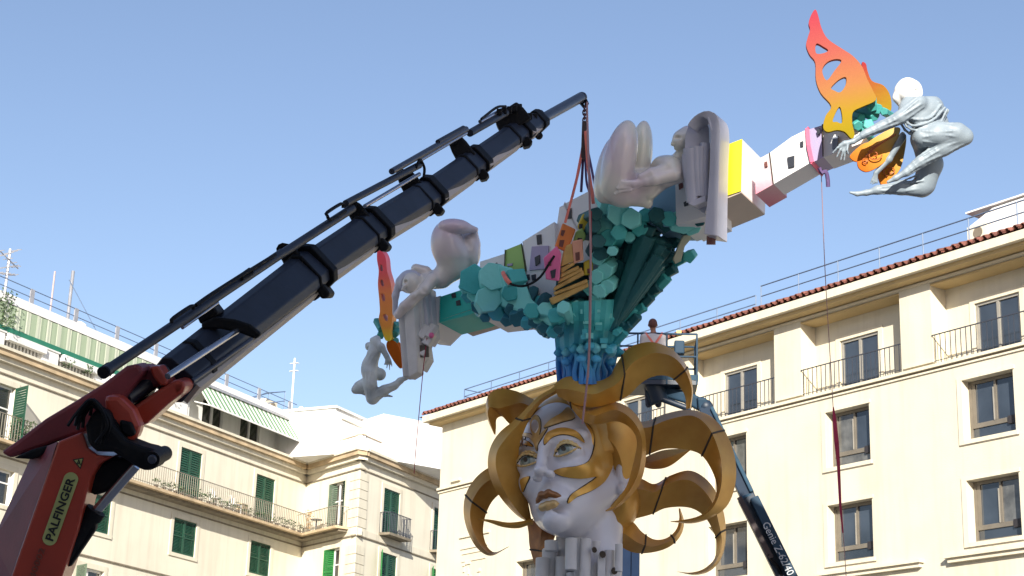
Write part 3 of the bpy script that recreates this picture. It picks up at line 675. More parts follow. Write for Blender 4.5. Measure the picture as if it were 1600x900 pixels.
u, z = LA.uz(468, 655, -1.2); dsh = empty('satellite_dish', LA.W(u, 22.12, -1.2), 'small white satellite dish at the end of the left roof', 'satellite dish')
t = MB(); t.tube([LA.W(u, 22.12, -1.2), LA.W(u, 22.7, -1.2)], .03, 6); t.build('stand', M_grey, dsh, 60)
t = MB(); t.ball(LA.W(u, 22.85, -1.15), .42, 14, 8, (.5, .35, 1)); t.build('dish', M_white, dsh, 80)
# steel frame (box of rails) behind the awning
fr = empty('roof_frame', LA.W(-1.5, 22.12, -1), 'slanted steel rail frame beside the rooftop air conditioner', 'frame')
u0 = LA.uz(405, 615, -1)[0]; u1 = LA.uz(445, 620, -1)[0]; t = MB()
t.tube([LA.W(u0-1.4, 22.15, -1), LA.W(u0+.6, 23.1, -1), LA.W(u1, 23.6, -1), LA.W(u1, 22.15, -1)], .03, 5); t.tube([LA.W(u0-.6, 22.15, -1), LA.W(u1, 23.1, -1)], .025, 5); t.tube([LA.W(u0-1.4, 22.15, -2), LA.W(u1, 23.6, -2), LA.W(u1, 22.15, -2)], .03, 5); t.tube([LA.W(u1, 23.6, -1), LA.W(u1, 23.6, -2)], .03, 5)
t.build('frame_rail', M_railr, fr, 60)
u, z = LB.uz(548, 655, -3); ch = empty('chimney', LB.W(u, 22.1, -3), 'small white louvred chimney on the corner penthouse roof', 'chimney')
LB.bx('stack', u-.4, u+.4, 22.1, 22.45, -3.8, -3, M_white, ch)
for q in range(3): LB.bx('pillar', u-.38+.31*q, u-.28+.31*q, 22.45, 22.66, -3.1, -3.02, M_white, ch)
t = MB(); t.prism([LB.W(u-.5, 22.66, -2.95), LB.W(u+.5, 22.66, -2.95), LB.W(u, 22.9, -2.95)], -LB.n*.9); t.build('cap', M_white, ch)
# balcony plants, chairs and air units
def leafy(name, base, h, rad, nleaf, label, cat_, pot=True, m=None, seed=0, group=None):
    rr = random.Random(seed); v = empty(name, base, label, cat_, group)
    if pot:
        t = MB(); t.tube([base, base+Vector((0, 0, .15))], [.08, .11], 9); t.build('pot', M_pot, v, 40)
    t = MB()
    for i in range(nleaf):
        a = rr.uniform(0, 6.28); q = base+Vector((math.cos(a)*rad*rr.random(), math.sin(a)*rad*rr.random(), .2+h*rr.random()))
        d = Vector((rr.uniform(-1, 1), rr.uniform(-1, 1), rr.uniform(-.3, 1))).normalized()*rr.uniform(.07, .16); s = d.cross(Vector((rr.uniform(-1, 1), rr.uniform(-1, 1), .3))).normalized()*.035
        t.add([q, q+d*.5+s, q+d, q+d*.5-s], [(0, 1, 2, 3)])
    tag(t.build('foliage', m or M_leaf, v), kind='stuff'); return v
places = ['below the shuttered door left of centre', 'beside the balcony chair', 'between chair and air unit', 'against the long rail']
for i in range(26):
    u = -12.0+.49*i
    leafy('balcony_plant', LA.W(u+random.uniform(-.1, .1), 16.1, .62), random.uniform(.12, .35), .22, 26, 'low green potted plant along the edge of the long balcony', 'plant', seed=i, group='potted plants along the long balcony')
leafy('palm_pot', LB.W(-1.45, 16.1, .5), .95, .2, 70, 'dry brown cone-shaped plant in the corner of the long balcony', 'plant', m=M_straw, seed=77)
leafy('climbing_plant', LA.W(-22.4, 20.4, .2), 1.5, .5, 320, 'bushy climbing plant on the white terrace at the far left edge', 'plant', False, seed=78)
leafy('terrace_plant', LA.W(-11.3, 20.4, .2), .8, .4, 130, 'green terrace plant right of the crane boom under the short valance', 'plant', seed=79)
leafy('window_plant', LA.W(-21.0, 16.1, .6), .8, .6, 260, 'leafy plants on the balcony by the green shutter at far left', 'plant', False, seed=80)
for i, u in enumerate((-18.3, -17.0, -14.9, -13.6)): leafy('terrace_shrub', LA.W(u, 19.86, .25), .35, .3, 60, ['low shrub left of the first white terrace pier', 'low shrub between two white terrace piers', 'low shrub beneath the long planter box', 'low shrub next to the crane boom on the terrace'][i], 'plant', False, seed=90+i)
def chair(p, fac, lab):
    v = empty('balcony_chair', p, lab, 'chair'); t = MB(); fac_ = fac
    for (a, b) in ((-.2, -.2), (.2, -.2), (-.2, .2), (.2, .2)):
        q = MB(); o = p+fac.e*a+fac.n*b; q.tube([o, o+Vector((0, 0, .45))], .018, 5); q.build('leg', M_white, v)
    q = MB(); q.box(p+fac.e*-.22+fac.n*-.22+Vector((0, 0, .45)), fac.e*.44, fac.n*.44, Vector((0, 0, .03))); q.build('seat', M_white, v)
    q = MB(); q.tube([p+fac.e*-.2+fac.n*-.2+Vector((0, 0, .45)), p+fac.e*-.2+fac.n*-.25+Vector((0, 0, .85)), p+fac.n*-.25+Vector((0, 0, .95)), p+fac.e*.2+fac.n*-.25+Vector((0, 0, .85)), p+fac.e*.2+fac.n*-.2+Vector((0, 0, .45))], .018, 6); q.tube([p+fac.n*-.22+Vector((0, 0, .45)), p+fac.n*-.25+Vector((0, 0, .95))], .015, 5); q.build('backrest', M_white, v)
chair(LA.W(-7.1, 16.1, .35), LA, 'white balcony chair just right of the first long green shutter'); chair(LA.W(-5.5, 16.1, .35), LA, 'white balcony chair beside the balcony air unit')
u = -4.75; ac3 = empty('air_conditioner', LA.W(u, 16.1, .3), 'small beige air unit standing on the long balcony', 'air conditioner'); LA.bx('casing', u-.28, u+.28, 16.2, 16.75, .1, .4, M_corn, ac3); LA.bx('stand', u-.25, u+.25, 16.1, 16.2, .12, .38, M_grey, ac3)
tb = empty('balcony_table', LB.W(-2.6, 16.1, .45), 'small round table on the balcony in front of the open green shutters', 'table')
t = MB(); p = LB.W(-2.1, 16.1, .45); t.tube([p+Vector((0, 0, .6)), p+Vector((0, 0, .63))], .3, 14); t.build('top', M_rail, tb, 40); t = MB(); t.tube([p, p+Vector((0, 0, .6))], .03, 6); t.build('leg', M_rail, tb, 60)
# building behind the camera whose shade falls on crane and sculpture
ob = empty('tower_block', (-14, -12, 0), 'plain ochre office block standing behind the viewpoint', 'building')
M_off = mat('ochre_office_render', (.66, .60, .50), .85, var=.1)
t = MB(); t.box((-34, -15, 0), (35.78, 0, 0), (0, 7, 0), (0, 0, 32.5)); t.box((1.78, -15, 0), (12, 0, 0), (0, 6.9, 0), (0, 0, 24.4)); t.build('wall', M_off, ob)
wnd = MB(); wnd.box((0, 0, 0), (1.3, 0, 0), (0, .05, 0), (0, 0, 1.7)); wme = wnd.mesh('window')
for i in range(10):
    for j in range(8):
        o = link('window', wme, M_glass, ob); o.location = (-32+3.2*i, -8.02, 2+3.4*j)
# ---------------------------------------------------------------- materials of the sculpture
M_face = mat('lilac_white_gloss', (.72, .715, .77), .33, var=.06, scale=1.2, coat=.25, bump=.06, bscale=9)
M_gold = mat('antique_gold_paint', (.76, .44, .09), .36, metal=.35, var=.35, scale=1.1, bump=.12, bscale=7, coat=.2, col2=(.47, .215, .033))
M_goldl = mat('bright_gold_paint', (.80, .62, .30), .36, metal=.35, var=.3, scale=5, bump=.15, bscale=12, col2=(.60, .36, .12))
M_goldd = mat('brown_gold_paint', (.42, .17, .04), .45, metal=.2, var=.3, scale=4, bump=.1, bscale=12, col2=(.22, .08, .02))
M_seam = mat('dark_seam', (.06, .045, .03), .7)
M_lips = mat('bronze_lip_paint', (.28, .12, .04), .35, metal=.3, coat=.3)
M_lipl = mat('pale_gold_lip', (.62, .42, .18), .35, metal=.3, coat=.3)
M_eyew = mat('pale_green_eye', (.42, .47, .42), .25, coat=.4, var=.08)
M_iris = mat('grey_green_iris', (.22, .27, .24), .2, coat=.5, var=.3, scale=12)
M_neck = mat('grey_stone_paint', (.66, .65, .65), .5, var=.15, scale=2.5, bump=.15, bscale=10)
M_pearl = mat('pearl_lilac_green', (.74, .80, .60), .22, coat=.8, var=.1, scale=.9, col2=(.68, .52, .60), bump=.05, bscale=5)
M_pearl2 = mat('pearl_mauve', (.72, .72, .60), .25, coat=.7, var=.1, scale=.9, col2=(.60, .46, .52), bump=.05, bscale=5)
M_arch = mat('grey_violet_niche', (.52, .52, .60), .35, coat=.3, var=.15, scale=1.3, bump=.08, bscale=8)
M_angel = mat('blue_grey_drape', (.235, .285, .325), .5, var=.35, scale=2.5, bump=.15, bscale=9, col2=(.18, .22, .26))
M_angelw = mat('white_bust_paint', (.78, .78, .76), .4, var=.1, scale=4)
M_angelg = mat('pale_grey_drape', (.80, .84, .82), .5, var=.25, scale=3, bump=.15, bscale=9, col2=(.35, .39, .40))
M_wwhite = mat('white_foam_paint', (.84, .83, .84), .6, var=.05, scale=1, bump=.1)
M_under = mat('beige_reflected_light', (.56, .47, .40), .6, var=.05)  # white undersides tinted with bounced light; also colours the boom reflection
def flat(n, c, **k): return mat(n, c, .5, var=.06, scale=2, bump=.08, **k)
M_yel, M_yel2 = flat('vivid_yellow', (.88, .76, .03)), flat('mustard_yellow', (.66, .52, .05))
M_lav, M_lime, M_pink, M_orange, M_salm = flat('lavender', (.43, .37, .56)), flat('lime_green', (.36, .58, .17)), flat('hot_pink', (.80, .16, .36)), flat('orange', (.80, .24, .06)), flat('salmon', (.82, .40, .27))
M_win, M_sky, M_tealp, M_brownw = flat('charcoal_window', (.04, .045, .06)), flat('sky_blue', (.24, .42, .58)), flat('turquoise', (.02, .52, .45)), flat('brown_window', (.17, .06, .05))
M_plank = mat('ochre_plank', (.62, .38, .12), .7, var=.3, scale=5, bump=.3)
zt, zb = P(950, 320, 27.5), P(900, 600, 28)
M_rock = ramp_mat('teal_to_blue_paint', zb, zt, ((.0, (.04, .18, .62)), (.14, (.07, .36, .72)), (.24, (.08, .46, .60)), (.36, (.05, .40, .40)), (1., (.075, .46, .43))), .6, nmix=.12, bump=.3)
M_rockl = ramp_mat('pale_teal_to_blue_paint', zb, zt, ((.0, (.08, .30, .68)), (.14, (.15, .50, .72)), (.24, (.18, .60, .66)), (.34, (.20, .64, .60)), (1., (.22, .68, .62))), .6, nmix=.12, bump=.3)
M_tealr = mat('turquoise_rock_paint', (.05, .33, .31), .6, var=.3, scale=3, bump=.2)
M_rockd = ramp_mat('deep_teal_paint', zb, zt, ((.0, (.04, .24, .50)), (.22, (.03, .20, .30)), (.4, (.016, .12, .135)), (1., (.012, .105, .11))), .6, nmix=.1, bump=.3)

# ---------------------------------------------------------------- the giant head
HD = 28.6
head = empty('head_sculpture', P(915, 900, HD), 'giant pale lilac face with flame-like golden hair curls and gilt mask markings', 'sculpture')
cyaw, syaw = math.cos(math.radians(29)), math.sin(math.radians(29))
f_w = Vector((-syaw, -cyaw, 0)); s_w = Vector((cyaw, -syaw, 0)); u_w = Vector((0, 0, 1))
rollM = Matrix.Rotation(math.radians(8), 3, f_w)     # tilt of the head
pitM = Matrix.Rotation(math.radians(-3), 3, s_w)
fw_, sw_, uw_ = [(rollM @ pitM @ v) for v in (f_w, s_w, u_w)]
def tocam(v): return np.array([v.dot(RT), -v.dot(UP), v.dot(FW)])
AX = np.stack([tocam(fw_), tocam(sw_), tocam(uw_)])     # rows f, s, u in px space
HC = np.array([896., 742., 0.])
def L(f, s, u): return HC+np.array([f, s, u])@AX
AXc = AX.T
sdf = Sdf((770, 1010, 580, 960, -135, 135), 1.7, HD)
def E(f, s, u, rf, rs, ru, k=8, op='add'): sdf.ell(L(f, s, u), (rf, rs, ru), AXc, k, op)
def Cn(a, ra, b, rb, k=8, op='add'): sdf.cone(L(*a), ra, L(*b), rb, k, op)
E(-12, 0, 38, 100, 80, 92); E(26, 0, -30, 60, 62, 84, 20)
for s in (-1, 1):
    Cn((-4, 60*s, -38), 19, (68, 8*s, -104), 13, 22)          # jaw
    E(58, 38*s, -24, 27, 26, 21, 20)                            # cheekbone
    Cn((84, 13*s, 30), 10, (66, 54*s, 28), 10, 12)              # brow
Cn((14, 6, -42), 52, (45, 0, -76), 28, 20)
E(79, 0, -108, 17, 17, 15, 14)                                  # chin
E(79, 0, -78, 20, 30, 24, 16)                                   # muzzle
Cn((91, 0, 22), 10, (110, 0, -28), 8.5, 9); E(113, 0, -34, 12, 10, 9, 6)
for s in (-1, 1):
    E(102, 11*s, -39, 10, 7.5, 7, 5)
    E(113, 6*s, -46, 4, 3, 5, 3, 'sub')
    E(99, 34*s, 1, 15, 26, 16, 9, 'sub')                        # eye socket
Cn((92, 0, -58), 3, (97, 0, -64), 4, 3, 'sub')
for s in (-1, 1):                                               # lids
    E(75, 34*s, 1, 18.5, 25, 19, 5)
    E(94.5, 34*s, 0, 9, 20, 9.6, 1.5, 'sub')
Cn((84, -26, -93), 6, (84, 26, -93), 6, 12, 'sub')
E(-14, 80, -20, 17, 9, 30, 4); E(-10, 88, -18, 9, 6, 19, 3, 'sub'); E(-2, 82, -46, 9, 7, 10, 5)   # ear
Cn((-38, 14, -80), 42, (-34, 16, -150), 35, 8)                 # neck
hm = sdf.build('face', M_face, head, 2)
hb = bvh_of([hm])
def blob(name, m, parent, prims, step=1.2, D=HD, k=3, box=None, smooth=1):
    pts = np.array([p for pr_ in prims for p in pr_['p']]); r = max(max(p['r']) if isinstance(p['r'], (list, tuple)) else p['r'] for p in prims)+6
    lo, hi = pts.min(0)-r, pts.max(0)+r; q = Sdf((lo[0], hi[0], lo[1], hi[1], lo[2], hi[2]), step, D)
    for p in prims:
        if len(p['p']) == 2: q.cone(p['p'][0], p['r'][0], p['p'][1], p['r'][1], p.get('k', k), p.get('op', 'add'))
        else: q.ell(p['p'][0], p['r'], p.get('M', AXc), p.get('k', k), p.get('op', 'add'))
    return q.build(name, m, parent, smooth)
# eyes
for s in (-1, 1):
    e = blob('eyeball', M_eyew, head, [dict(p=[L(75, 34*s, 0)], r=(17, 20.5, 17))], 1.0)
    ib = bvh_of([e]); c = L(93, 34*s+1, 1); cx, cy = c[0]-1, c[1]
    rx = 8.8 if s > 0 else 7.2
    ring_ = [(cx+rx*math.cos(a*math.pi/6), cy+9*math.sin(a*math.pi/6)) for a in range(12)]
    relief('iris', ring_, ib, M_iris, e, .004, 3, .002, HD, True, 2)
    relief('pupil', [(cx+rx*.42*math.cos(a*math.pi/4), cy+3.4*math.sin(a*math.pi/4)) for a in range(8)], ib, M_seam, e, .008, 3, .004, HD, True, 2)
    # upper and lower lid rims in gilt
    def arc(h, off, w):
        return [L(94-abs(t)**2*9+off, 34*s+21.5*t, h*(1-t*t)+1.5*t*s) for t in np.linspace(-1, 1, 9)]
    for h, nm, mm, r in ((10.8, 'upper_lid', M_goldl, 2.0), (-9.0, 'lower_lid', M_goldl, 1.3)):
        a = arc(h, 0, 0); blob(nm, mm, head, [dict(p=[a[i], a[i+1]], r=(r, r)) for i in range(8)], .8, smooth=1)
    a = [L(91-abs(t)**2*9, 34*s+24*t, 16.5*(1-t*t)-.5) for t in np.linspace(-1, 1, 9)]
    blob('eyelid_fold', M_goldl, head, [dict(p=[a[i], a[i+1]], r=(1.6, 1.6)) for i in range(8)], .8)
    blob('lash_line', M_seam, head, [dict(p=[q+np.array([0, 1.8, -.6]), q2+np.array([0, 1.8, -.6])], r=(.9, .9)) for q, q2 in zip(arc(10.8, 0, 0), arc(10.8, 0, 0)[1:])], .6)
# lips
def lip(pts, rs): return [dict(p=[L(*pts[i]), L(*pts[i+1])], r=(rs[i], rs[i+1])) for i in range(len(pts)-1)]
blob('upper_lip', M_lips, head, lip([(85, -26, -78), (95, -15, -74), (102, -6, -70), (102, 0, -72)], (1.5, 5, 6, 5.5))+lip([(102, 0, -72), (102, 6, -70), (95, 15, -74), (85, 26, -78)], (5.5, 6, 5, 1.5)), .9, k=2)
blob('lower_lip', M_lipl, head, lip([(86, -19, -82), (94, -10, -87), (97, 0, -88.5), (94, 10, -87), (86, 19, -82)], (1.5, 6.5, 7.5, 6.5, 1.5)), .9, k=2)
# gilt mask markings, traced on the moulded face
def C2(x, y): return (740+x/3.215, 580+y/3.215)
def rel(name, pts, m, **k): return relief(name, [C2(*p) for p in pts], hb, m, head, dep=HD, outline=M_seam, **k)
rel('gilt_mask', [(405, 505), (450, 487), (520, 478), (575, 455), (600, 400), (606, 340), (590, 285), (560, 250), (600, 262), (650, 330), (690, 420), (690, 490), (655, 555), (590, 600), (520, 630), (472, 662), (485, 625), (540, 585), (615, 530), (540, 538), (450, 528)], M_gold, th=.025, grid=4)
rel('gilt_mask', [(355, 285), (390, 245), (440, 215), (475, 185), (508, 235), (450, 255), (390, 275)], M_goldl, th=.025, grid=4)
rel('gilt_mask', [(240, 545), (282, 530), (265, 570), (250, 605), (243, 580)], M_gold, th=.02, grid=3)
rel('gilt_ornament', [(318, 400), (304, 360), (280, 335), (252, 325), (256, 312), (284, 314), (300, 326), (288, 285), (294, 245), (316, 222), (336, 245), (338, 290), (330, 325), (350, 305), (372, 288), (345, 335), (327, 365)], M_goldl, th=.015, grid=3)
rel('ornament_inset', [(313, 315), (298, 290), (300, 260), (314, 248), (328, 262), (328, 292)], M_face, th=.03, grid=3)
rel('eyebrow', [(355, 370), (356, 335), (385, 305), (440, 288), (500, 297), (535, 320), (556, 357), (510, 330), (450, 318), (400, 330), (375, 350)], M_gold, th=.02, grid=3)
rel('eyebrow', [(222, 375), (226, 350), (250, 345), (280, 358), (300, 378), (270, 372), (245, 370)], M_gold, th=.012, grid=3)
rel('gilt_edge', [(208, 330), (214, 325), (222, 400), (224, 450), (216, 440), (210, 390)], M_goldl, th=.03, grid=3)

# ---- hair: skull cap and flame curls (cross-section outer edge, ridge, inner edge, back edge)
cap = Sdf((770, 1020, 560, 900, -120, 150), 2.4, HD)
cap.ell(L(-22, 0, 42), (103, 90, 100), AXc, 4); cap.ell(L(-40, 6, -20), (80, 84, 80), AXc, 14)
cap.ell(L(92, -10, -20), (75, 86, 122), AXc, 6, 'sub'); cap.cone(L(10, 80, -18), 30, L(10, 100, -50), 30, 4, 'sub'); cap.ell(L(40, 60, -90), (70, 60, 60), AXc, 4, 'sub')
cap.build('hair_cap', M_gold, head, 2)
def curl(name, A, B, C, d0, d1, th, m, seams=(), n=44, tr=None, parent=None):
    tr = tr or (lambda p: p)
    a, b, c = [cat([tr(p) for p in X], n) for X in (A, B, C)]
    mb = MB(); vs = []; secs = []
    for i in range(n):
        t = i/(n-1); D = d0+(d1-d0)*t; wd = math.hypot(a[i][0]-c[i][0], a[i][1]-c[i][1])/FPX*D; k = min(1, wd/.35); T = th*k+.02
        pa, pc = P(*a[i], D), P(*c[i], D-.02); pb = P(*b[i], D-T*.95); bk = P(*((a[i]+c[i])/2), D+T)
        m1 = P(*(a[i]*.5+b[i]*.5), D-T*.47); m2 = P(*(b[i]*.5+c[i]*.5), D-T*.44)
        pts = [pa, m1, pb, m2, pc, P(*(c[i]*.8+a[i]*.2), D+T*.6), bk, P(*(a[i]*.8+c[i]*.2), D+T*.6)]
        secs.append(pts); vs += pts
    q = 8; fs = [(i*q+j, i*q+(j+1) % q, (i+1)*q+(j+1) % q, (i+1)*q+j) for i in range(n-1) for j in range(q)]
    fs += [tuple(range(q)), tuple((n-1)*q+j for j in range(q-1, -1, -1))]
    mb.add(vs, fs); o = mb.build(name, m, parent or head, smooth=38)
    for sfr in seams:
        i = int(sfr*(n-1)); t = MB(); cen = sum(secs[i], Vector())/8; loop = [cen+(p-cen)*1.012 for p in secs[i]]; t.tube(loop+[loop[0]], .018, 5, False); t.build('seam', M_seam, o)
    return o
def C5(p): return (900+p[0]/2.37, 520+p[1]/2.37)
def C4(p): return (700+p[0]/2.37, 520+p[1]/2.37)
def C6(p): return (960+p[0]/5, 480+p[1]/5)
curl('hair_curl', [(-470, 600), (-380, 545), (-270, 545), (-150, 580), (-40, 540), (0, 470), (90, 340), (190, 285), (310, 275), (450, 330), (560, 450), (612, 620), (600, 790)],
     [(-465, 640), (-370, 640), (-270, 660), (-160, 680), (-60, 640), (30, 590), (120, 460), (205, 395), (320, 358), (450, 385), (545, 480), (604, 640), (590, 790)],
     [(-440, 700), (-350, 740), (-270, 770), (-150, 780), (-20, 750), (110, 690), (190, 610), (270, 555), (370, 532), (460, 560), (530, 650), (556, 720), (560, 795)],
     27.75, 27.6, .30, M_gold, (.42, .80), 60, C6)
curl('hair_curl', [(225, 330), (270, 325), (330, 300), (420, 285), (500, 310), (560, 380), (590, 470), (590, 560), (560, 640), (500, 685), (430, 706), (350, 700)],
     [(225, 350), (270, 350), (340, 322), (430, 307), (490, 350), (527, 430), (540, 500), (535, 580), (505, 650), (450, 688), (400, 698), (350, 700)],
     [(225, 470), (270, 450), (330, 430), (400, 432), (460, 450), (498, 500), (520, 560), (515, 610), (490, 655), (450, 680), (400, 692), (350, 698)],
     28.6, 28.0, .32, M_gold, (.10, .42), 60, C5)
curl('hair_curl', [(240, 470), (290, 445), (340, 432), (425, 428)], [(240, 490), (290, 475), (340, 462), (425, 431)], [(240, 495), (290, 505), (350, 492), (425, 434)], 29.1, 29.1, .25, M_gold, (), 24, C5)
curl('hair_curl', [(120, 560), (180, 545), (240, 540), (290, 560), (350, 528), (420, 510), (480, 540), (525, 600), (550, 680), (555, 760), (540, 830), (500, 880), (440, 897), (375, 885)],
     [(120, 580), (180, 580), (245, 580), (290, 590), (350, 555), (415, 545), (470, 580), (510, 640), (530, 710), (540, 770), (527, 830), (490, 876), (440, 893), (375, 885)],
     [(110, 690), (160, 695), (210, 690), (280, 672), (330, 650), (400, 645), (450, 660), (490, 700), (520, 770), (515, 830), (490, 862), (460, 880), (420, 888), (375, 884)],
     28.7, 28.9, .32, M_gold, (.26, .68), 64, C5)
curl('hair_curl', [(112, 700), (120, 740), (165, 790), (220, 815), (290, 812), (350, 790), (388, 750), (400, 700), (386, 650)],
     [(120, 695), (140, 720), (190, 750), (235, 780), (290, 790), (345, 772), (380, 738), (392, 698), (384, 650)],
     [(130, 690), (165, 690), (210, 700), (245, 738), (290, 765), (335, 760), (370, 730), (382, 690), (380, 650)],
     28.6, 29.2, .26, M_gold, (.42, .72), 44, C5)
curl('hair_curl', [(-75, 180), (-20, 235), (40, 280), (90, 266), (140, 255), (200, 280), (245, 340), (260, 420), (250, 520), (215, 590), (150, 650), (110, 662)],
     [(-70, 195), (-15, 265), (60, 305), (100, 298), (145, 285), (195, 310), (235, 365), (245, 430), (230, 520), (195, 590), (145, 645), (110, 660)],
     [(-60, 215), (0, 300), (40, 335), (90, 338), (150, 328), (200, 352), (225, 400), (215, 470), (190, 560), (165, 600), (135, 640), (109, 658)],
     27.9, 27.5, .30, M_gold, (.12,), 56, C5)
curl('hair_curl', [(70, 322), (140, 322), (205, 352), (240, 430), (235, 560)], [(62, 380), (110, 385), (150, 430), (170, 490), (175, 570)], [(60, 425), (85, 470), (100, 520), (112, 570), (122, 620)], 28.3, 28.4, .15, M_gold, (), 24, C5)
curl('hair_curl', [(410, 190), (385, 205), (330, 240), (255, 315), (190, 370), (155, 430), (148, 500), (170, 570), (210, 630), (260, 680), (305, 704)],
     [(415, 200), (385, 222), (335, 252), (270, 330), (215, 390), (182, 440), (178, 500), (200, 568), (236, 630), (275, 680), (306, 705)],
     [(425, 205), (400, 225), (345, 262), (296, 330), (272, 390), (262, 440), (264, 490), (276, 545), (292, 605), (304, 665), (311, 705)],
     27.9, 28.3, .28, M_gold, (.3,), 52, C4)
curl('hair_curl', [(330, 255), (300, 238), (250, 215), (190, 207), (150, 230), (139, 285), (150, 330), (170, 376)],
     [(300, 270), (270, 260), (225, 270), (185, 280), (155, 275), (147, 300), (158, 340), (172, 376)],
     [(300, 330), (265, 330), (240, 345), (220, 330), (200, 310), (180, 320), (178, 350), (176, 378)], 28.7, 28.4, .3, M_gold, (), 40, C4)
curl('hair_curl', [(230, 520), (190, 500), (150, 500), (100, 540), (65, 600), (58, 670), (75, 740), (110, 800), (160, 826), (225, 793)],
     [(235, 560), (190, 550), (155, 545), (115, 580), (88, 630), (82, 685), (98, 745), (125, 793), (165, 820), (225, 793)],
     [(240, 600), (215, 585), (190, 598), (160, 630), (138, 680), (130, 735), (140, 780), (155, 803), (178, 812), (225, 791)], 28.9, 28.6, .28, M_gold, (.40, .1), 52, C4)
curl('hair_curl', [(315, 688), (300, 690), (270, 698), (220, 702), (160, 692), (112, 688)], [(315, 700), (300, 702), (265, 710), (215, 710), (155, 696), (112, 690)], [(315, 712), (300, 712), (260, 724), (205, 720), (150, 702), (112, 692)], 28.2, 28.0, .2, M_gold, (), 30, C4)
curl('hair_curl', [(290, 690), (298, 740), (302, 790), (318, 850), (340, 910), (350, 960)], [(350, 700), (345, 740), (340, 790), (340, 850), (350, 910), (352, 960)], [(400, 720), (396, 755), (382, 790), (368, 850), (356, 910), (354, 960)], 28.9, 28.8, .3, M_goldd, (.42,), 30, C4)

# ---- neck: bundle of round and flat columns standing on a plinth
def colm(name, px, py0, py1, w_, d, m=M_neck, n=14, flat_=False, parent=head):
    r = w_/2/FPX*d; a = P(px, py0, d); b = Vector((a.x, a.y, P(px, py1, d).z if py1 < 1000 else 0.05)); t = MB()
    if flat_: t.sect(a, b, [(-r, -r*.7), (r, -r*.7), (r, r*.7), (-r, r*.7)])
    else: t.tube([a, a+(b-a)*.001, b], [r*.93, r, r], n)
    return bevel(t.build(name, m, parent, 40), .015, 2)
for i, (px, y0, y1, w_, d, fl) in enumerate([(848, 872, 2000, 22, 28.2, 0), (862, 845, 862, 22, 28.1, 0), (860, 858, 2000, 26, 28.4, 0), (893, 841, 893, 19, 27.75, 0), (915, 842, 2000, 18, 27.8, 0), (904, 838, 2000, 12, 28.1, 1), (932, 846, 2000, 16, 28.0, 0), (940, 866, 2000, 12, 27.7, 1), (952, 860, 2000, 17, 27.8, 0), (967, 850, 895, 12, 27.7, 0), (962, 855, 2000, 20, 28.2, 0), (878, 870, 2000, 20, 28.2, 0), (893, 895, 2000, 16, 28.0, 0), (935, 800, 2000, 40, 28.7, 0), (905, 800, 2000, 44, 28.8, 0), (952, 815, 2000, 30, 28.9, 0), (882, 830, 2000, 26, 28.6, 0)]):
    colm('neck_column', px, y0, y1, w_, d, flat_=bool(fl))
for (x, y, s_) in ((929, 860, 4), (942, 867, 5), (960, 893, 5)):
    q = P(x, y, 27.55); t = MB(); t.tube([q, q+FW*.12], s_/FPX*27.5, 8); t.build('bolt_hole', M_seam, head)
pl = P(905, 800, 28.6); plz = empty('plinth', (pl.x, pl.y, 0), 'broad grey painted plinth block carrying the giant head', 'plinth')
t = MB(); t.box((pl.x-1.6, pl.y-1.4, 0), (3.2, 0, 0), (0, 3, 0), (0, 0, 1.2)); bevel(t.build('plinth_block', M_neck, plz), .05)
# ---------------------------------------------------------------- the crosspiece hanging on the crane
def bd(px): return 1/(.03571+.9e-5*(px-900))
beam = empty('cross_sculpture', P(905, 590, 28.2), 'crooked white beam of painted houses on a teal and blue rock column, slung aloft', 'sculpture')
EXT = Vector((.50, .93, 0))
def BX(name, pts, m, ext=1., push=0., under=None, parent=beam, db=0., bev=0):
    q = [P(x, y, bd(x)+db)+EXT*push for x, y in pts]; t = MB(); t.prism(q, EXT*ext); o = t.build(name, m, parent)
    if bev: bevel(o, bev, 2)
    return o
def slab(name, pts, m, parent=beam, lift=.03, th=.03, db=0.):   # thin painted plate proud of the front face
    q = [P(x, y, bd(x)+db)-EXT*lift for x, y in pts]; t = MB(); t.prism(q, EXT*th); return t.build(name, m, parent)
def A3(x, y, s=3., ox=680, oy=280): return (ox+x/s, oy+y/s)
# left arm
BX('beam_box', [(652, 500), (668, 468), (688, 462), (688, 502), (668, 522), (650, 520)], M_wwhite, .75)
BX('beam_box', [(687, 464), (760, 440), (760, 480), (733, 492), (686, 504)], M_tealp, .75, .0)
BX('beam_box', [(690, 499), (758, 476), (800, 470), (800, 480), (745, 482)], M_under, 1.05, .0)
BX('beam_box', [(750, 409), (790, 396), (792, 490), (750, 495)], M_wwhite, .95)
BX('beam_box', [(790, 396), (818, 381), (835, 480), (792, 490)], M_wwhite, 1.0, .02)
BX('beam_box', [(818, 379), (868, 348), (872, 470), (835, 480)], M_wwhite, 1.0, -.04)
BX('beam_box', [(868, 350), (872, 322), (886, 315), (886, 450), (868, 455)], M_wwhite, .9, .05)
BX('beam_box', [(886, 318), (884, 322), (934, 296), (948, 310), (946, 440), (886, 455)], M_wwhite, 1.0, -.08)
slab('painted_house', A3 and [A3(333, 335), A3(408, 305), A3(428, 430), A3(330, 440)], M_lime)
slab('painted_house', [A3(462, 322), A3(540, 318), A3(535, 425), A3(450, 432)], M_lav, lift=.07)
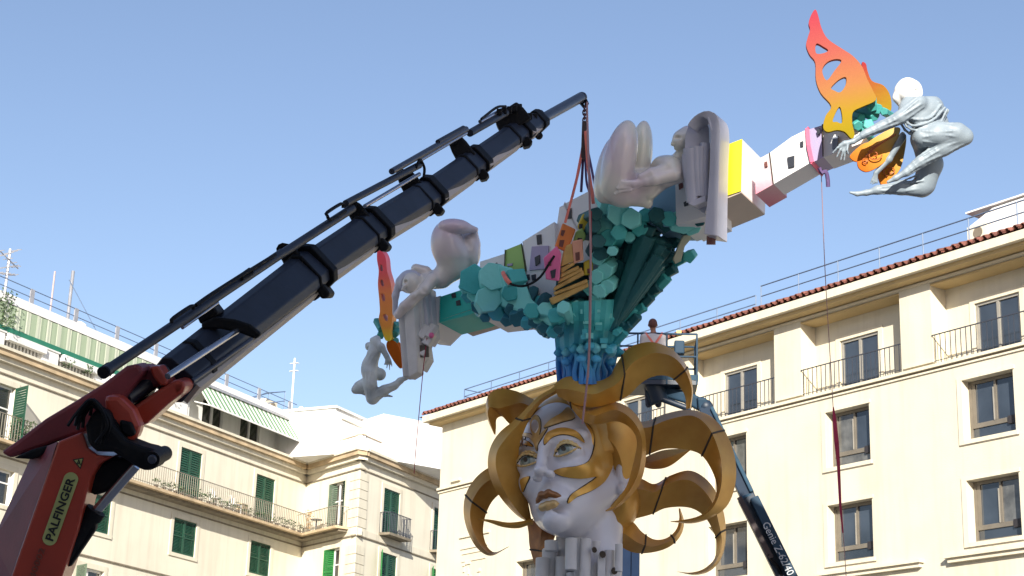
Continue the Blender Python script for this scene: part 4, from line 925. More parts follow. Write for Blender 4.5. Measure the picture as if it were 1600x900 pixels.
for pts, m, lf_ in (([A3(281, 398), A3(292, 392), A3(294, 412), A3(283, 414)], M_brownw, .02), ([A3(482, 268), A3(503, 264), A3(505, 308), A3(486, 312)], M_win, .06), ([A3(478, 375), A3(500, 362), A3(502, 400), A3(482, 414)], M_win, .09), ([A3(630, 150), A3(651, 145), A3(650, 192), A3(629, 195)], M_win, .10), ([A3(343, 402), A3(368, 398), A3(368, 408), A3(345, 412)], M_lav, .05), ([A3(432, 455), A3(448, 450), A3(450, 475), A3(436, 478)], M_win, .06), ([A3(458, 455), A3(478, 450), A3(478, 475), A3(462, 480)], M_win, .06), ([(706, 460), (712, 458), (713, 465), (707, 466)], M_win, .02), ([(713, 471), (719, 469), (720, 477), (714, 478)], M_win, .02)):
    slab('painted_window', pts, m, lift=lf_)
for pts in ([A3(428, 430), A3(450, 555)], [A3(335, 335), A3(331, 440)], [A3(411, 305), A3(430, 430)]):
    t = MB(); t.tube([P(*p, bd(p[0]))-EXT*.05 for p in pts], .010, 5); t.build('panel_joint', M_seam, beam)
# small coloured houses standing proud in the middle
def house(pts, m, wins_, db, th=.16, lab=None):
    q = [P(*A3(*p), 27.4+db) for p in pts]; t = MB(); t.prism(q, FW*th); o = t.build('small_house', m, beam); bevel(o, .02, 2)
    for w_, wm_ in wins_:
        t = MB(); t.prism([P(*A3(*p), 27.4+db-.012) for p in w_], FW*.02); t.build('painted_window', wm_, o)
    return o
house([(597, 205), (660, 235), (618, 345), (560, 315)], M_orange, [([(592, 238), (610, 240), (600, 268), (588, 262)], M_brownw), ([(584, 285), (606, 285), (598, 318), (580, 314)], M_brownw)], -.2)
house([(690, 165), (722, 152), (716, 235), (682, 245), (666, 222)], M_yel2, [([(674, 210), (692, 210), (688, 235), (674, 232)], M_win)], -.05)
house([(660, 245), (690, 228), (708, 262), (700, 290), (645, 295)], M_lime, [([(668, 275), (690, 276), (680, 292), (666, 288)], M_win)], -.12)
house([(640, 290), (692, 280), (696, 380), (650, 398)], M_salm, [([(657, 345), (677, 340), (678, 378), (660, 384)], M_brownw)], -.25)
house([(508, 368), (570, 312), (592, 350), (582, 478), (520, 470)], M_pink, [([(528, 388), (543, 384), (544, 405), (532, 408)], M_brownw), ([(540, 430), (567, 420), (562, 462), (546, 466)], M_win)], -.3)
house([(696, 388), (722, 376), (742, 378), (738, 448), (698, 452)], M_yel2, [([(712, 420), (728, 418), (726, 440), (714, 442)], M_brownw)], -.1)
# ochre planks stacked like a stair
for i, pts in enumerate([[(615, 310), (640, 300), (650, 385), (590, 410), (600, 350)], [(590, 415), (650, 385), (655, 400), (592, 440)], [(592, 440), (672, 405), (676, 420), (588, 462)], [(588, 465), (688, 412), (690, 432), (575, 490)], [(560, 505), (694, 425), (700, 450), (556, 525)], [(556, 530), (712, 468), (716, 486), (560, 545)], [(535, 560), (716, 484), (720, 505), (548, 590)]]):
    q = [P(*A3(*p), 27.15+.02*i) for p in pts]; t = MB(); t.prism(q, FW*.5); bevel(t.build('plank', M_plank, beam), .012, 1)
q = [P(*A3(*p), 27.5) for p in [(575, 400), (700, 390), (730, 500), (560, 590)]]; t = MB(); t.prism(q, FW*.3); t.build('stair_backing', M_rockd, beam)
# right arm
BX('beam_box', [(1005, 345), (1008, 310), (1018, 318), (1018, 350)], M_wwhite, .6)
BX('beam_box', [(1015, 312), (1057, 282), (1055, 350), (1015, 350)], M_sky, .8)
BX('beam_box', [(1056, 282), (1085, 268), (1112, 300), (1114, 336), (1058, 352)], M_wwhite, .8, -.03)
for pts, m in (([(1062, 290), (1068, 286), (1069, 294), (1063, 298)], M_brownw), ([(1070, 318), (1077, 314), (1077, 322), (1071, 324)], M_win)): slab('painted_window', pts, m, lift=.05)
t = MB(); t.prism([P(x, y, bd(x)+.02) for x, y in [(1128, 372), (1125, 225), (1139, 226), (1160, 218), (1158, 299), (1131, 308)]], EXT*1.0)
BX('beam_box', [(1120, 236), (1139, 226), (1160, 218), (1158, 299), (1120, 312)], M_yel, .02, -.02)
BX('beam_box', [(1060, 345), (1120, 236), (1160, 218), (1158, 299), (1131, 309), (1060, 345)][1:], M_wwhite, 1.0)
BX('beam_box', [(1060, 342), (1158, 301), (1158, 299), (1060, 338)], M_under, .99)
# pink to white arm, then white and lavender boxes
pa, pb = P(1196, 235, 26), P(1190, 312, 26)
M_pkw = ramp_mat('pink_to_white_paint', pa, pb, ((.0, (.75, .70, .70)), (.5, (.72, .50, .54)), (1., (.62, .16, .26))), .5, nmix=.05)
BX('beam_box', [(1172, 245), (1196, 232), (1202, 281), (1174, 297)], M_pkw, .58, .18)
BX('beam_box', [(1196, 232), (1230, 207), (1254, 195), (1262, 246), (1202, 281)], M_wwhite, .47, .18)
BX('beam_box', [(1254, 195), (1279, 187), (1280, 238), (1262, 246)], M_lav, .45, .2)
BX('beam_box', [(1279, 187), (1325, 190), (1345, 205), (1338, 216), (1280, 238)], M_wwhite, .47, .2)
for pts, m in (([(1224, 240), (1235, 237), (1235, 254), (1226, 256)], M_win), ([(1244, 216), (1249, 214), (1249, 222), (1245, 223)], M_win), ([(1188, 248), (1192, 246), (1193, 254), (1189, 255)], M_brownw), ([(1270, 197), (1275, 194), (1276, 201), (1272, 204)], M_win), ([(1295, 209), (1305, 206), (1302, 224), (1295, 227)], mat('slate_window', (.2, .23, .3), .5))):
    slab('painted_window', pts, m, lift=-.155)
for pts in ([(1196, 232), (1202, 281)], [(1279, 187), (1280, 238)]):
    t = MB(); t.tube([P(*p, bd(p[0]))+EXT*.17 for p in pts], .01, 5); t.build('panel_joint', M_seam, beam)
# ---- rock column and hexagonal basalt clusters
def hexa(px, py, d, r, axis, length, m, sides=6, name='basalt_column', parent=beam, rot=0., tp=.94, bev=.012):
    c = P(px, py, d); ax = Vector(axis).normalized(); a = ax.cross(Vector((.1, .2, 1))).normalized(); b = ax.cross(a)
    pr_ = []
    for i in range(sides):
        q = rot+2*math.pi*i/sides; k = r*random.uniform(.88, 1.1); pr_.append((k*math.cos(q), k*math.sin(q)))
    t = MB(); f = [c+a*x+b*y for x, y in pr_]; g_ = [c+ax*length+(a*x+b*y)*tp for x, y in pr_]
    n = sides; t.add(f+g_, [tuple(range(n-1, -1, -1)), tuple(range(n, 2*n))]+[(i, (i+1) % n, (i+1) % n+n, i+n) for i in range(n)])
    o = t.build(name, m, parent)
    return bevel(o, bev, 1) if bev else o
def W3(x, y, z): return RT*x+UP*y-FW*z        # right, up, towards the camera
random.seed(11)
# trunk of the pillar: fluted faceted shaft
t = MB(); outline = [(862, 482), (900, 470), (928, 478), (975, 515), (968, 552), (958, 594), (872, 594), (868, 540), (865, 510)]
sh = []
for i, (y, xl, xr) in enumerate([(470, 858, 985), (500, 864, 978), (520, 866, 974), (545, 868, 968), (570, 871, 962), (600, 873, 956)]):
    row = []
    for j in range(15):
        u_ = j/14; x = xl+(xr-xl)*u_; a_ = math.pi*u_; dd = [27.75, 27.75, 27.85, 28.05, 28.3, 28.5][i]-.5*math.sin(a_)+(.03 if j % 2 else -.02); row.append(P(x, y+2*math.sin(a_*2), dd))
    row += [P(xr, y, 29.1), P(xl, y, 29.1)]; sh.append(row)
n = 17; t.add([p for r in sh for p in r], [(i*n+j, i*n+(j+1) % n, (i+1)*n+(j+1) % n, (i+1)*n+j) for i in range(5) for j in range(n)]+[tuple(range(n)), tuple(5*n+j for j in range(n-1, -1, -1))])
t.build('rock_shaft', M_rock, beam)
# capital with draped folds above the head
for i in range(13):
    u_ = i/12; x = 873+84*u_; dd = 28.22-.62*math.sin(math.pi*u_)
    pts = [(x+2, 549+4*math.sin(i*2.1), 6), (x-1+3*math.sin(i*1.7), 565, 4.2), (x+4*math.sin(i*1.3), 582, 3.6), (x+(915-x)*.06, 600, 4)]
    t = MB(); c = cat([tuple(P(p[0], p[1], dd)) for p in pts], 9); t.tube([Vector(q) for q in c], [.055, .05, .045, .04, .04, .04, .045, .05, .05], 8); t.build('drapery_fold', M_rock, beam, 60)
for i in range(9):
    u_ = i/8; x = 868+94*u_; dd = 28.02-.62*math.sin(math.pi*u_); y = 552-9*math.sin(math.pi*u_)+3*(i % 2)
    t = MB(); p0, p1 = P(x, y+3, dd), P(x+12, y-1+2*math.sin(i), dd-.02); t.tube([p0, (p0+p1)/2+UP*.04, p1], [.05, .085, .05], 8); t.build('capital_scroll', M_rockl if i % 2 else M_rock, beam, 60)
    if i % 2: t = MB(); t.ball(P(x+5, y+14, dd-.02), .08, 10, 6, (1, .7, .8)); t.build('capital_knob', M_rock, beam, 80)
# left rock mass: big hexagonal ends facing left, stepped down to the pillar
LR = [(741, 437, 25), (771, 432, 23), (764, 467, 21), (797, 457, 15), (746, 458, 16), (852, 482, 13), (868, 492, 14), (842, 494, 12), (880, 480, 12), (832, 486, 14), (728, 446, 14)]
for i, (x, y, r) in enumerate(LR):
    d_ = 27.7+(830-x)*.011+random.uniform(-.15, .15); hexa(x, y, d_-.2, r/FPX*d_*1.02, W3(random.uniform(-.15, .25), random.uniform(-.42, -.1), -1), .95, M_rockl if i % 3 else M_rock, random.choice([6, 6, 7]), rot=random.random(), tp=.85)
pl_ = [(752, 418), (778, 413), (800, 419), (819, 436), (831, 468), (850, 486), (872, 500), (866, 512), (840, 502), (806, 486), (780, 478), (756, 462)]
t = MB(); t.prism([P(x, y, 27.62+(830-x)*.011) for x, y in pl_], FW*.35); bevel(t.build('rock_face', M_rockl, beam), .03, 2)
for i, (x, y, r) in enumerate([(731, 464, 13), (748, 482, 14), (757, 498, 10), (775, 492, 15), (790, 503, 11), (806, 500, 14), (822, 508, 11), (835, 504, 12), (849, 514, 11), (862, 522, 10), (872, 516, 9), (798, 486, 12), (780, 478, 11), (816, 492, 10)]):
    d_ = 27.62+(830-x)*.011; hexa(x, y, d_, r/FPX*d_, W3(.25, .5, -.75), .75, M_rock if i % 3 == 0 else M_rockd, 6 if i % 2 else 5, rot=random.random(), tp=.9)
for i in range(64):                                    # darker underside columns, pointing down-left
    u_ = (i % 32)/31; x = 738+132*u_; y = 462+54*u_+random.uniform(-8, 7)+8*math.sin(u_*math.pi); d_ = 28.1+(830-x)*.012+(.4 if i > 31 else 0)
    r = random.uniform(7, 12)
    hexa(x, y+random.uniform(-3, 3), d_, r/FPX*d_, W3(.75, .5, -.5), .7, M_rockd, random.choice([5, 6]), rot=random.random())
hexa(792, 436, 27.3, .17, W3(.8, .1, -.4), .3, M_rock, 4, rot=.8)
# right rock mass: long columns fanning from the pillar up to the beam, stepped ends along the lower right edge
apx, apy = 946, 528
def fan(u_, l0, l1, dd, r, m, sides=6):
    a0 = math.radians(47+44*u_)                        # angle above the horizontal to the right
    x0, y0 = apx+l0*math.cos(a0), apy-l0*math.sin(a0); x1, y1 = apx+l1*math.cos(a0), apy-l1*math.sin(a0)
    p0, p1 = P(x0, y0, 28.0+dd), P(x1, y1, 27.7+dd+(x1-x0)*-.002)
    ax = p0-p1; c = pr(p1); return hexa(c[0], c[1], c[2], r, ax, ax.length, m, sides, rot=random.random(), tp=.55)
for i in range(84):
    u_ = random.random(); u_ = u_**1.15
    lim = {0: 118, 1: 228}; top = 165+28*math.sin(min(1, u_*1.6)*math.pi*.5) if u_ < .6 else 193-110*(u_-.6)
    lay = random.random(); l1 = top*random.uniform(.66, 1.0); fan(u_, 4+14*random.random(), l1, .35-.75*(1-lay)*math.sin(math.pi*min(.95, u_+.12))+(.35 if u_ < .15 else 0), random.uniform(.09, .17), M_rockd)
# stepped blocks down the right-hand silhouette
ED = [(1068, 400, 12), (1072, 342, 13), (1055, 418, 11), (1043, 432, 11), (1030, 447, 11), (1018, 462, 10), (1008, 478, 10), (997, 492, 10), (986, 506, 9), (977, 518, 9), (1062, 372, 12), (1048, 392, 13), (1034, 412, 12), (1020, 432, 12), (1004, 455, 12), (990, 478, 12), (975, 498, 12)]
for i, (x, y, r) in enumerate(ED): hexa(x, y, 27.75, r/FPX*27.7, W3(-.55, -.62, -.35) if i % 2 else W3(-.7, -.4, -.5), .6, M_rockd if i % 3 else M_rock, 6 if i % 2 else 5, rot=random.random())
# pale hexagonal faces on the upper left of the right mass
FACES = [(941, 350, 19, 1), (967, 334, 20, 1), (985, 342, 17, 1), (929, 352, 13, 0), (950, 372, 15, 0), (934, 376, 13, 0), (968, 362, 14, 0), (984, 370, 10, 1), (1000, 356, 14, 0), (938, 396, 13, 0), (957, 393, 9, 1), (1068, 347, 22, 1), (1080, 350, 18, 1), (1092, 345, 11, 0), (1045, 342, 13, 0), (1024, 336, 14, 0), (1008, 335, 12, 0), (932, 334, 12, 0), (948, 325, 12, 1)]
for i, (x, y, r, pl_) in enumerate(FACES): hexa(x, y, 26.95+random.uniform(-.1, .25), r/FPX*27, W3(random.uniform(-.2, .35), random.uniform(-.25, .3), -1), random.uniform(.7, 1.1), M_rockl if pl_ else [M_rock, M_rockd][i % 2], 6 if i % 4 else 7, rot=random.random(), tp=.9)
for (x, y, r) in ((1076, 401, 11), (893, 497, 10), (909, 492, 8), (925, 480, 9), (952, 548, 7), (962, 520, 7), (921, 450, 14), (930, 470, 12), (876, 500, 9), (900, 478, 10), (885, 486, 10)): hexa(x, y, 27.35, r/FPX*27.4, W3(.2, .1, -1), .5, M_rockl if x < 940 else M_rock, 5, rot=random.random())
for i, (x, y, r) in enumerate(((934, 404, 13), (944, 424, 14), (931, 432, 13), (948, 448, 13), (936, 456, 12), (1070, 356, 12), (1040, 352, 12))): hexa(x, y, 27.2, r/FPX*27.2, W3(.3, .2, -1), .8, M_rockl if i < 5 else M_rockd, 6, rot=random.random(), tp=.95)
for k in range(16):                                    # small chips stuck to the shaft
    x, y = random.uniform(872, 960), random.uniform(488, 548); q = P(x, y, 27.72-.47*math.sin(math.pi*(x-864)/104)); t = MB(); t.box(q, RT*random.uniform(.05, .16), UP*random.uniform(.04, .09), FW*.15); t.build('rock_chip', M_rockl if k % 2 else M_rock, beam)
cr = MB(); cr.prism([P(x, y, 27.3) for x, y in [(1068, 368), (1078, 367), (1080, 373), (1070, 385), (1064, 408), (1056, 412), (1052, 405), (1060, 385)]], FW*.2); cr.build('cream_rock', flat('cream_paint', (.55, .53, .38)), beam)

# ---------------------------------------------------------------- crouching figure on the right, head against the niche
fr_ = empty('crouching_figure', P(975, 318, 26.6), 'pearly crouching nude with raised knees, folded arms and head resting in the grey niche', 'statue')
q = Sdf((920, 1110, 170, 345, -70, 70), 1.25, 26.6)
def tilt(a): c, s_ = math.cos(math.radians(a)), math.sin(math.radians(a)); return [[c, -s_, 0], [s_, c, 0], [0, 0, 1]]
q.ell((968, 250, -20), (26, 64, 27), tilt(14), 4); q.ell((952, 264, -2), (20, 54, 24), tilt(13), 3)          # near thigh over shin
q.ell((1000, 246, 20), (19, 58, 22), tilt(7), 2)                # far leg
q.ell((968, 290, 0), (37, 29, 34), None, 12); q.chain([(975, 300, -2, 24), (1008, 292, 0, 20), (1040, 275, 2, 18)], 12)   # hips, back
q.chain([(1046, 262, -16, 19), (1060, 268, -10, 17), (1040, 276, -10, 17)], 6); q.ell((1040, 258, 0), (22, 16, 22), None, 8)
q.chain([(1052, 272, -26, 12), (1022, 280, -34, 10), (1010, 283, -36, 8)], 4)                                # near forearm
q.chain([(1052, 262, -22, 10), (1018, 270, -34, 8), (1002, 277, -37, 6.5)], 3)
q.chain([(1010, 283, -36, 7.5), (990, 287, -38, 6), (978, 287, -38, 5)], 2)
for i in range(4):
    y = 283+3.2*i; q.chain([(984, y, -39, 2.6), (972-2*i, y+1.5, -41, 2.3), (964+i, y+2.5, -39, 2.0)], 1.2)
q.chain([(1000, 290, -37, 3), (985, 297, -38, 2.6), (968, 299, -38, 2.6), (962, 303, -37, 2.3)], 1.5)
q.cone((1060, 245, 0), 9, (1072, 232, 0), 10, 6)                                                              # neck
q.ell((1076, 214, -2), (18, 18, 17), None, 5); q.ell((1062, 219, -6), (12, 15, 13), None, 6); q.cone((1056, 217, -10), 3.2, (1051, 225, -11), 3.5, 3); q.cone((1060, 228, -8), 3, (1056, 232, -8), 3, 3)
q.ell((1058, 215, -17), (6, 3, 4), None, 3, 'sub')
q.cone((1000, 310, 0), 14, (1012, 318, 4), 8, 8)
q.build('body', M_pearl, fr_, 2)
hr = Sdf((1045, 1110, 185, 250, -35, 40), 1.2, 26.6); hr.ell((1083, 213, 0), (17, 19, 20), None, 3); hr.ell((1064, 222, -10), (12, 22, 16), None, 3, 'sub'); hr.build('hair', M_pearl2, fr_, 2)
# ---- grey niche slab with an arched rim and flutes
ni = empty('arched_niche', P(1115, 370, 26.3), 'tall grey-violet arched niche with fluted inside behind the crouching figure head', 'niche')
def PX(x, y, d, s=3.463, ox=860, oy=160): return P(ox+x/s, oy+y/s, d)
outer = cat([(742, 122), (765, 88), (800, 60), (845, 44), (885, 55), (912, 95), (918, 180), (912, 300), (908, 500), (905, 722)], 30); inner = cat([(745, 128), (770, 100), (800, 80), (830, 80), (856, 108), (866, 180), (862, 300), (855, 450), (842, 600), (832, 712)], 30)
EXN = Vector((.18, .28, 0))
t = MB(); rows = []
for a, b in zip(outer, inner):
    rows.append([PX(*b, 26.1), PX(*a, 26.05), PX(*a, 26.05)+EXN, PX(*b, 26.1)+EXN])
t.add([p for r in rows for p in r], [(i*4+j, i*4+(j+1) % 4, (i+1)*4+(j+1) % 4, (i+1)*4+j) for i in range(29) for j in range(4)]+[(0, 1, 2, 3), (119, 118, 117, 116)])
bevel(t.build('rim', M_arch, ni, 40), .05, 3)
t = MB(); pts = [(745, 130), (800, 85), (835, 85), (858, 140), (860, 300), (850, 560), (835, 600), (770, 560), (745, 450), (725, 300), (730, 180)]
t.prism([PX(*p, 26.35) for p in pts], EXN*.7); t.build('back_panel', M_arch, ni, 30)
for i, (x0, x1, y0, y1, r) in enumerate([(752, 770, 250, 540, .10), (785, 797, 240, 505, .09), (812, 818, 240, 505, .09), (838, 834, 220, 505, .08), (735, 752, 280, 450, .07)]):
    t = MB(); t.tube([PX(x0, y0, 26.3), PX((x0+x1)/2-4, (y0+y1)/2, 26.28), PX(x1, y1, 26.3)], r, 10); t.build('flute', M_arch, ni, 50)
t = MB(); t.prism([PX(*p, 26.2) for p in [(745, 545), (840, 500), (840, 535), (775, 560)]], EXN*.5); t.build('ledge', M_arch, ni)
t = MB(); t.tube([PX(870, 710, 26.3), PX(869, 770, 26.3)], .07, 10); t.build('foot_bolt', M_brownw, ni, 40)
curlm = MB(); curlm.tube([Vector(v) for v in cat([tuple(PX(852, 80, 26.0)), tuple(PX(862, 110, 26.0)), tuple(PX(872, 150, 26.0))], 10)], .02, 6); curlm.build('rim_bead', M_arch, ni, 60)

# ---------------------------------------------------------------- kneeling figure on the left arm with hanging robe slabs
fl = empty('bowing_figure', P(690, 440, 29.6), 'smaller pearly nude bowing down at the left end of the beam, cheek on its hands', 'statue')
q = Sdf((605, 775, 330, 510, -65, 65), 1.15, 29.4)
q.ell((699, 383, -4), (26, 38, 26), tilt(-8), 4); q.ell((710, 354, -16), (26, 12.5, 15), tilt(4), 2); q.cone((722, 355, -16), 10, (743, 359, -12), 4.5, 3)
q.ell((724, 374, 12), (15, 15, 12), None, 3); q.ell((736, 390, 6), (15, 29, 18), tilt(-4), 2); q.cone((741, 364, -2), 6, (740, 380, 4), 11, 3)
q.chain([(710, 398, 0, 25), (708, 416, 2, 21), (690, 434, 2, 15), (672, 440, 2, 13)], 9)
q.chain([(676, 437, -10, 11), (664, 452, -18, 9), (640, 474, -22, 8), (622, 492, -20, 6.5)], 5)
q.chain([(622, 491, -20, 6.5), (630, 478, -26, 6), (646, 462, -28, 5), (655, 455, -26, 4)], 2.5); q.chain([(664, 426, 8, 11), (650, 420, 6, 8)], 5)
for i in range(4): q.chain([(650+i, 458+i, -27, 2.2), (655+1.5*i, 453+2*i, -27, 2), (660+1.5*i, 452+2.5*i, -26, 1.7)], 1)
q.cone((668, 436, 0), 8, (656, 438, -4), 8, 5); q.ell((643, 442, -8), (15, 17, 15), None, 4); q.ell((634, 440, -18), (3, 3, 4), None, 2, 'sub'); q.cone((632, 446, -20), 2.5, (629, 452, -20), 2.4, 2)
q.build('body', M_pearl2, fl, 2)
q = Sdf((610, 680, 410, 500, -40, 45), 1.2, 29.4); q.ell((642, 440, 2), (21, 19, 20), None, 3); q.ell((642, 446, -16), (15, 17, 14), None, 3, 'sub'); q.chain([(624, 440, 2, 6), (618, 462, 6, 5), (617, 490, 8, 4)], 5); q.build('hair', M_arch, fl, 2)
rb = empty('robe_slabs', P(645, 590, 29.6), 'stepped grey vertical slabs hanging under the bowing figure', 'sculpture')
for (x0, x1, y0, y1, d_, y2) in [(621, 636, 488, 585, 29.3, 588), (630, 646, 480, 586, 29.2, 581), (644, 658, 470, 560, 29.35, 550), (655, 664, 460, 530, 29.4, 520), (662, 672, 455, 535, 29.5, 525), (640, 652, 500, 570, 29.6, 566), (650, 662, 520, 575, 29.7, 560), (620, 630, 480, 540, 29.5, 545)]:
    k = 5*random.random(); t = MB(); t.prism([P(*p, d_) for p in [(x0, y0), (x1, y0-6), (x1+7, y2), (x0+8, y1+4)]], Vector((.10, .2, .0))); bevel(t.build('robe_slab', M_arch if x0 > 650 else M_neck, rb), .02, 2)
for (x, y) in ((646, 540), (661, 552)):
    t = MB(); t.box(P(x-6, y+6, 29.3), RT*.16, UP*.2, FW*.2); t.build('shadow_block', mat('slab_shade', (.10, .085, .07), .7), rb)  # dark blocks painting the shade between the slabs
t = MB(); t.ball(P(674, 524, 29.3), .05, 10, 6); t.build('pink_knob', M_pink, rb, 60)
for i, (x, y) in enumerate(((655, 528), (664, 540), (657, 556), (668, 528))):
    hexa(x, y, 29.35, .10, W3(.5, .8, -.3), .25, M_neck, 5, 'robe_chip', rb, rot=i)

# ---------------------------------------------------------------- winged figures
def cutout(name, outer_, holes_, d0, d1, th, m, parent, per=4, bev=.03):
    o_ = closed(outer_, per); hs = [closed(h, per) for h in holes_]; V = [Vector(p) for p in o_]; F_ = [list(range(len(o_)))]
    for h in hs: F_.append(list(range(len(V), len(V)+len(h)))); V += [Vector(p) for p in h]
    ed = [(f[i], f[(i+1) % len(f)]) for f in F_ for i in range(len(f))]
    v2, e2, f2, ov, oe, of = geometry.delaunay_2d_cdt(V, ed, [], 0, 1e-4)
    def inp(p, poly):
        c = False; j = len(poly)-1
        for i in range(len(poly)):
            if (poly[i][1] > p[1]) != (poly[j][1] > p[1]) and p[0] < (poly[j][0]-poly[i][0])*(p[1]-poly[i][1])/(poly[j][1]-poly[i][1])+poly[i][0]: c = not c
            j = i
        return c
    keep = []
    for f in f2:
        cx = sum(v2[i].x for i in f)/len(f), sum(v2[i].y for i in f)/len(f)
        if inp(cx, o_) and not any(inp(cx, h) for h in hs): keep.append(tuple(f))
    ys = [v.y for v in v2]; y0, y1 = min(ys), max(ys); n = len(v2); dd = lambda v: d0+(d1-d0)*(v.y-y0)/(y1-y0)
    vs = [P(v.x, v.y, dd(v)) for v in v2]; vs += [p+FW*th+RT*th*.15 for p in vs]
    fs = keep+[tuple(i+n for i in reversed(f)) for f in keep]; ec = {}
    for f in keep:
        for a, b in zip(f, f[1:]+f[:1]): ec[(a, b)] = 1
    for (a, b) in list(ec):
        if (b, a) not in ec: fs.append((b, a, a+n, b+n))
    mb = MB(); mb.v = [tuple(v) for v in vs]; mb.f = fs; o = mb.build(name, m, parent, 50)
    if bev: bevel(o, bev, 3)
    return o
def Q(x, y, s=2.8125, ox=1240, oy=0): return (ox+x/s, oy+y/s)
wa = empty('winged_figure', P(1420, 270, 25), 'large flying winged woman at the right tip, white head, blue-grey drapery, flame-coloured wings', 'statue')
M_wing = ramp_mat('pink_to_yellow_paint', P(1275, 20, 25.5), P(1325, 215, 25.5), ((0, (.30, .035, .052)), (.35, (.30, .075, .055)), (.62, (.30, .125, .045)), (.82, (.27, .17, .012)), (1, (.22, .17, .006))), .9, nmix=.05, spec=.1, bump=.08)
cutout('upper_wing', [Q(*p) for p in [(97, 42), (110, 75), (122, 120), (150, 170), (215, 215), (260, 245), (300, 290), (325, 350), (350, 400), (362, 440), (300, 470), (262, 492), (258, 540), (268, 590), (255, 610), (225, 580), (190, 572), (150, 580), (130, 560), (140, 510), (165, 465), (120, 410), (98, 350), (95, 275), (70, 240), (55, 200), (62, 165), (72, 130), (66, 100), (80, 60)]],
       [[Q(*p) for p in [(100, 192), (130, 205), (152, 222), (125, 235), (98, 232)]], [Q(*p) for p in [(128, 300), (150, 272), (185, 260), (210, 268), (180, 310), (148, 352), (130, 330)]], [Q(*p) for p in [(165, 385), (200, 350), (230, 340), (228, 375), (205, 405), (180, 398)]], [Q(*p) for p in [(172, 530), (200, 470), (212, 500), (212, 540), (190, 535)]]],
       25.6, 25.1, .2, M_wing, wa)
cutout('far_wing', [Q(*p) for p in [(300, 275), (318, 280), (325, 310), (345, 355), (395, 375), (425, 420), (430, 480), (410, 500), (370, 460), (330, 400), (305, 330)]], [], 25.9, 25.9, .15, ramp_mat('orange_to_yellow_paint', P(1350, 90, 26), P(1385, 175, 26), ((0, (.30, .02, .035)), (.5, (.29, .09, .02)), (1, (.28, .19, .01))), .9, spec=.1), wa)
M_bfly = ramp_mat('ochre_wing_paint', P(1405, 205, 25), P(1350, 268, 25), ((0, (.50, .38, .15)), (.55, (.52, .24, .04)), (1, (.48, .11, .012))), .9, nmix=.1, spec=.1)
lw1 = cutout('lower_wing', [Q(*p) for p in [(470, 570), (440, 560), (380, 590), (310, 640), (283, 690), (285, 735), (320, 755), (370, 735), (410, 700), (440, 640)]], [], 25.05, 24.95, .12, M_bfly, wa)
lw2 = cutout('lower_wing', [Q(*p) for p in [(475, 580), (495, 600), (490, 660), (470, 740), (430, 790), (395, 818), (375, 790), (370, 740), (410, 690), (440, 630)]], [], 25.25, 25.2, .12, M_bfly, wa)
cutout('lower_wing', [Q(*p) for p in [(250, 680), (300, 635), (330, 630), (300, 680), (280, 710), (255, 700)]], [], 25.3, 25.3, .1, M_bfly, wa)
def spiral(cx, cy, r0, turns, d_, m, parent, a0=0., r=.009):
    pts = []
    for i in range(34):
        a = a0+turns*2*math.pi*i/33; rr_ = r0*(1-i/36); pts.append(P(*Q(cx+rr_*math.cos(a), cy+rr_*.75*math.sin(a)), d_))
    t = MB(); t.tube(pts, r, 5); return t.build('painted_swirl', m, parent, 60)
M_sw = flat('rust_swirl', (.40, .10, .02))
spiral(355, 680, 34, 1.4, 24.93, M_sw, lw1); spiral(318, 705, 18, 1.3, 24.93, M_sw, lw1, 1.5); spiral(425, 752, 32, 1.4, 25.18, M_sw, lw2, 2.); spiral(440, 660, 26, 1.2, 25.2, M_sw, lw2, 4.)
for k in range(3):
    t = MB(); t.tube([Vector(v) for v in cat([tuple(P(*Q(*p), 24.94)) for p in [(450-8*k, 590+4*k), (400-12*k, 620+8*k), (340-12*k, 650+18*k)]], 12)], .012, 5); t.build('painted_line', M_sw, lw1, 60)
for i, (x, y, r) in enumerate(((345, 470, 27), (372, 480, 26), (300, 520, 24), (285, 555, 26), (330, 545, 30), (360, 510, 26), (395, 490, 20), (310, 580, 26), (275, 590, 18), (340, 590, 20))):
    c = Q(x, y); hexa(c[0], c[1], 25.35+.05*(i % 3), r/2.8125/FPX*25.3, W3(random.uniform(-.5, .6), random.uniform(-.4, .6), -1), .5, M_tealr, 5+i % 2, 'teal_rock', wa, rot=random.random())
def QZ(x, y, z, r): c = Q(x, y); return (c[0], c[1], z, r/2.8125)
q = Sdf((1296, 1530, 150, 315, -70, 70), 1.15, 24.9)
q.chain([QZ(525, 450, -5, 50), QZ(590, 480, 0, 60), QZ(585, 560, 0, 50), QZ(565, 610, 0, 52)], 9); q.chain([QZ(500, 480, -15, 40), QZ(555, 520, -10, 50)], 8)     # torso
q.chain([QZ(620, 470, 8, 36), QZ(650, 540, 8, 32)], 9)
q.chain([QZ(555, 450, -20, 34), QZ(470, 515, -26, 27), QZ(390, 555, -24, 22)], 5); q.chain([QZ(390, 555, -24, 22), QZ(320, 585, -24, 16), QZ(262, 622, -24, 12)], 4)
q.chain([QZ(262, 622, -24, 12), QZ(225, 630, -24, 12), QZ(205, 640, -24, 9)], 2)
for i, (a, b) in enumerate(((172, 672), (190, 690), (208, 702), (222, 704))): q.chain([QZ(225-4*i+6*i, 634+3*i, -24, 6.5), QZ((a+215)/2+3*i, (b+634)/2-4, -25, 5), QZ(a, b, -23, 3.8)], 1)
q.chain([QZ(240, 630, -26, 6), QZ(235, 660, -29, 5), QZ(240, 676, -28, 4)], 1)
q.chain([QZ(570, 600, -14, 50), QZ(640, 590, -18, 52), QZ(720, 585, -18, 42), QZ(752, 600, -16, 36)], 8)                                               # near thigh
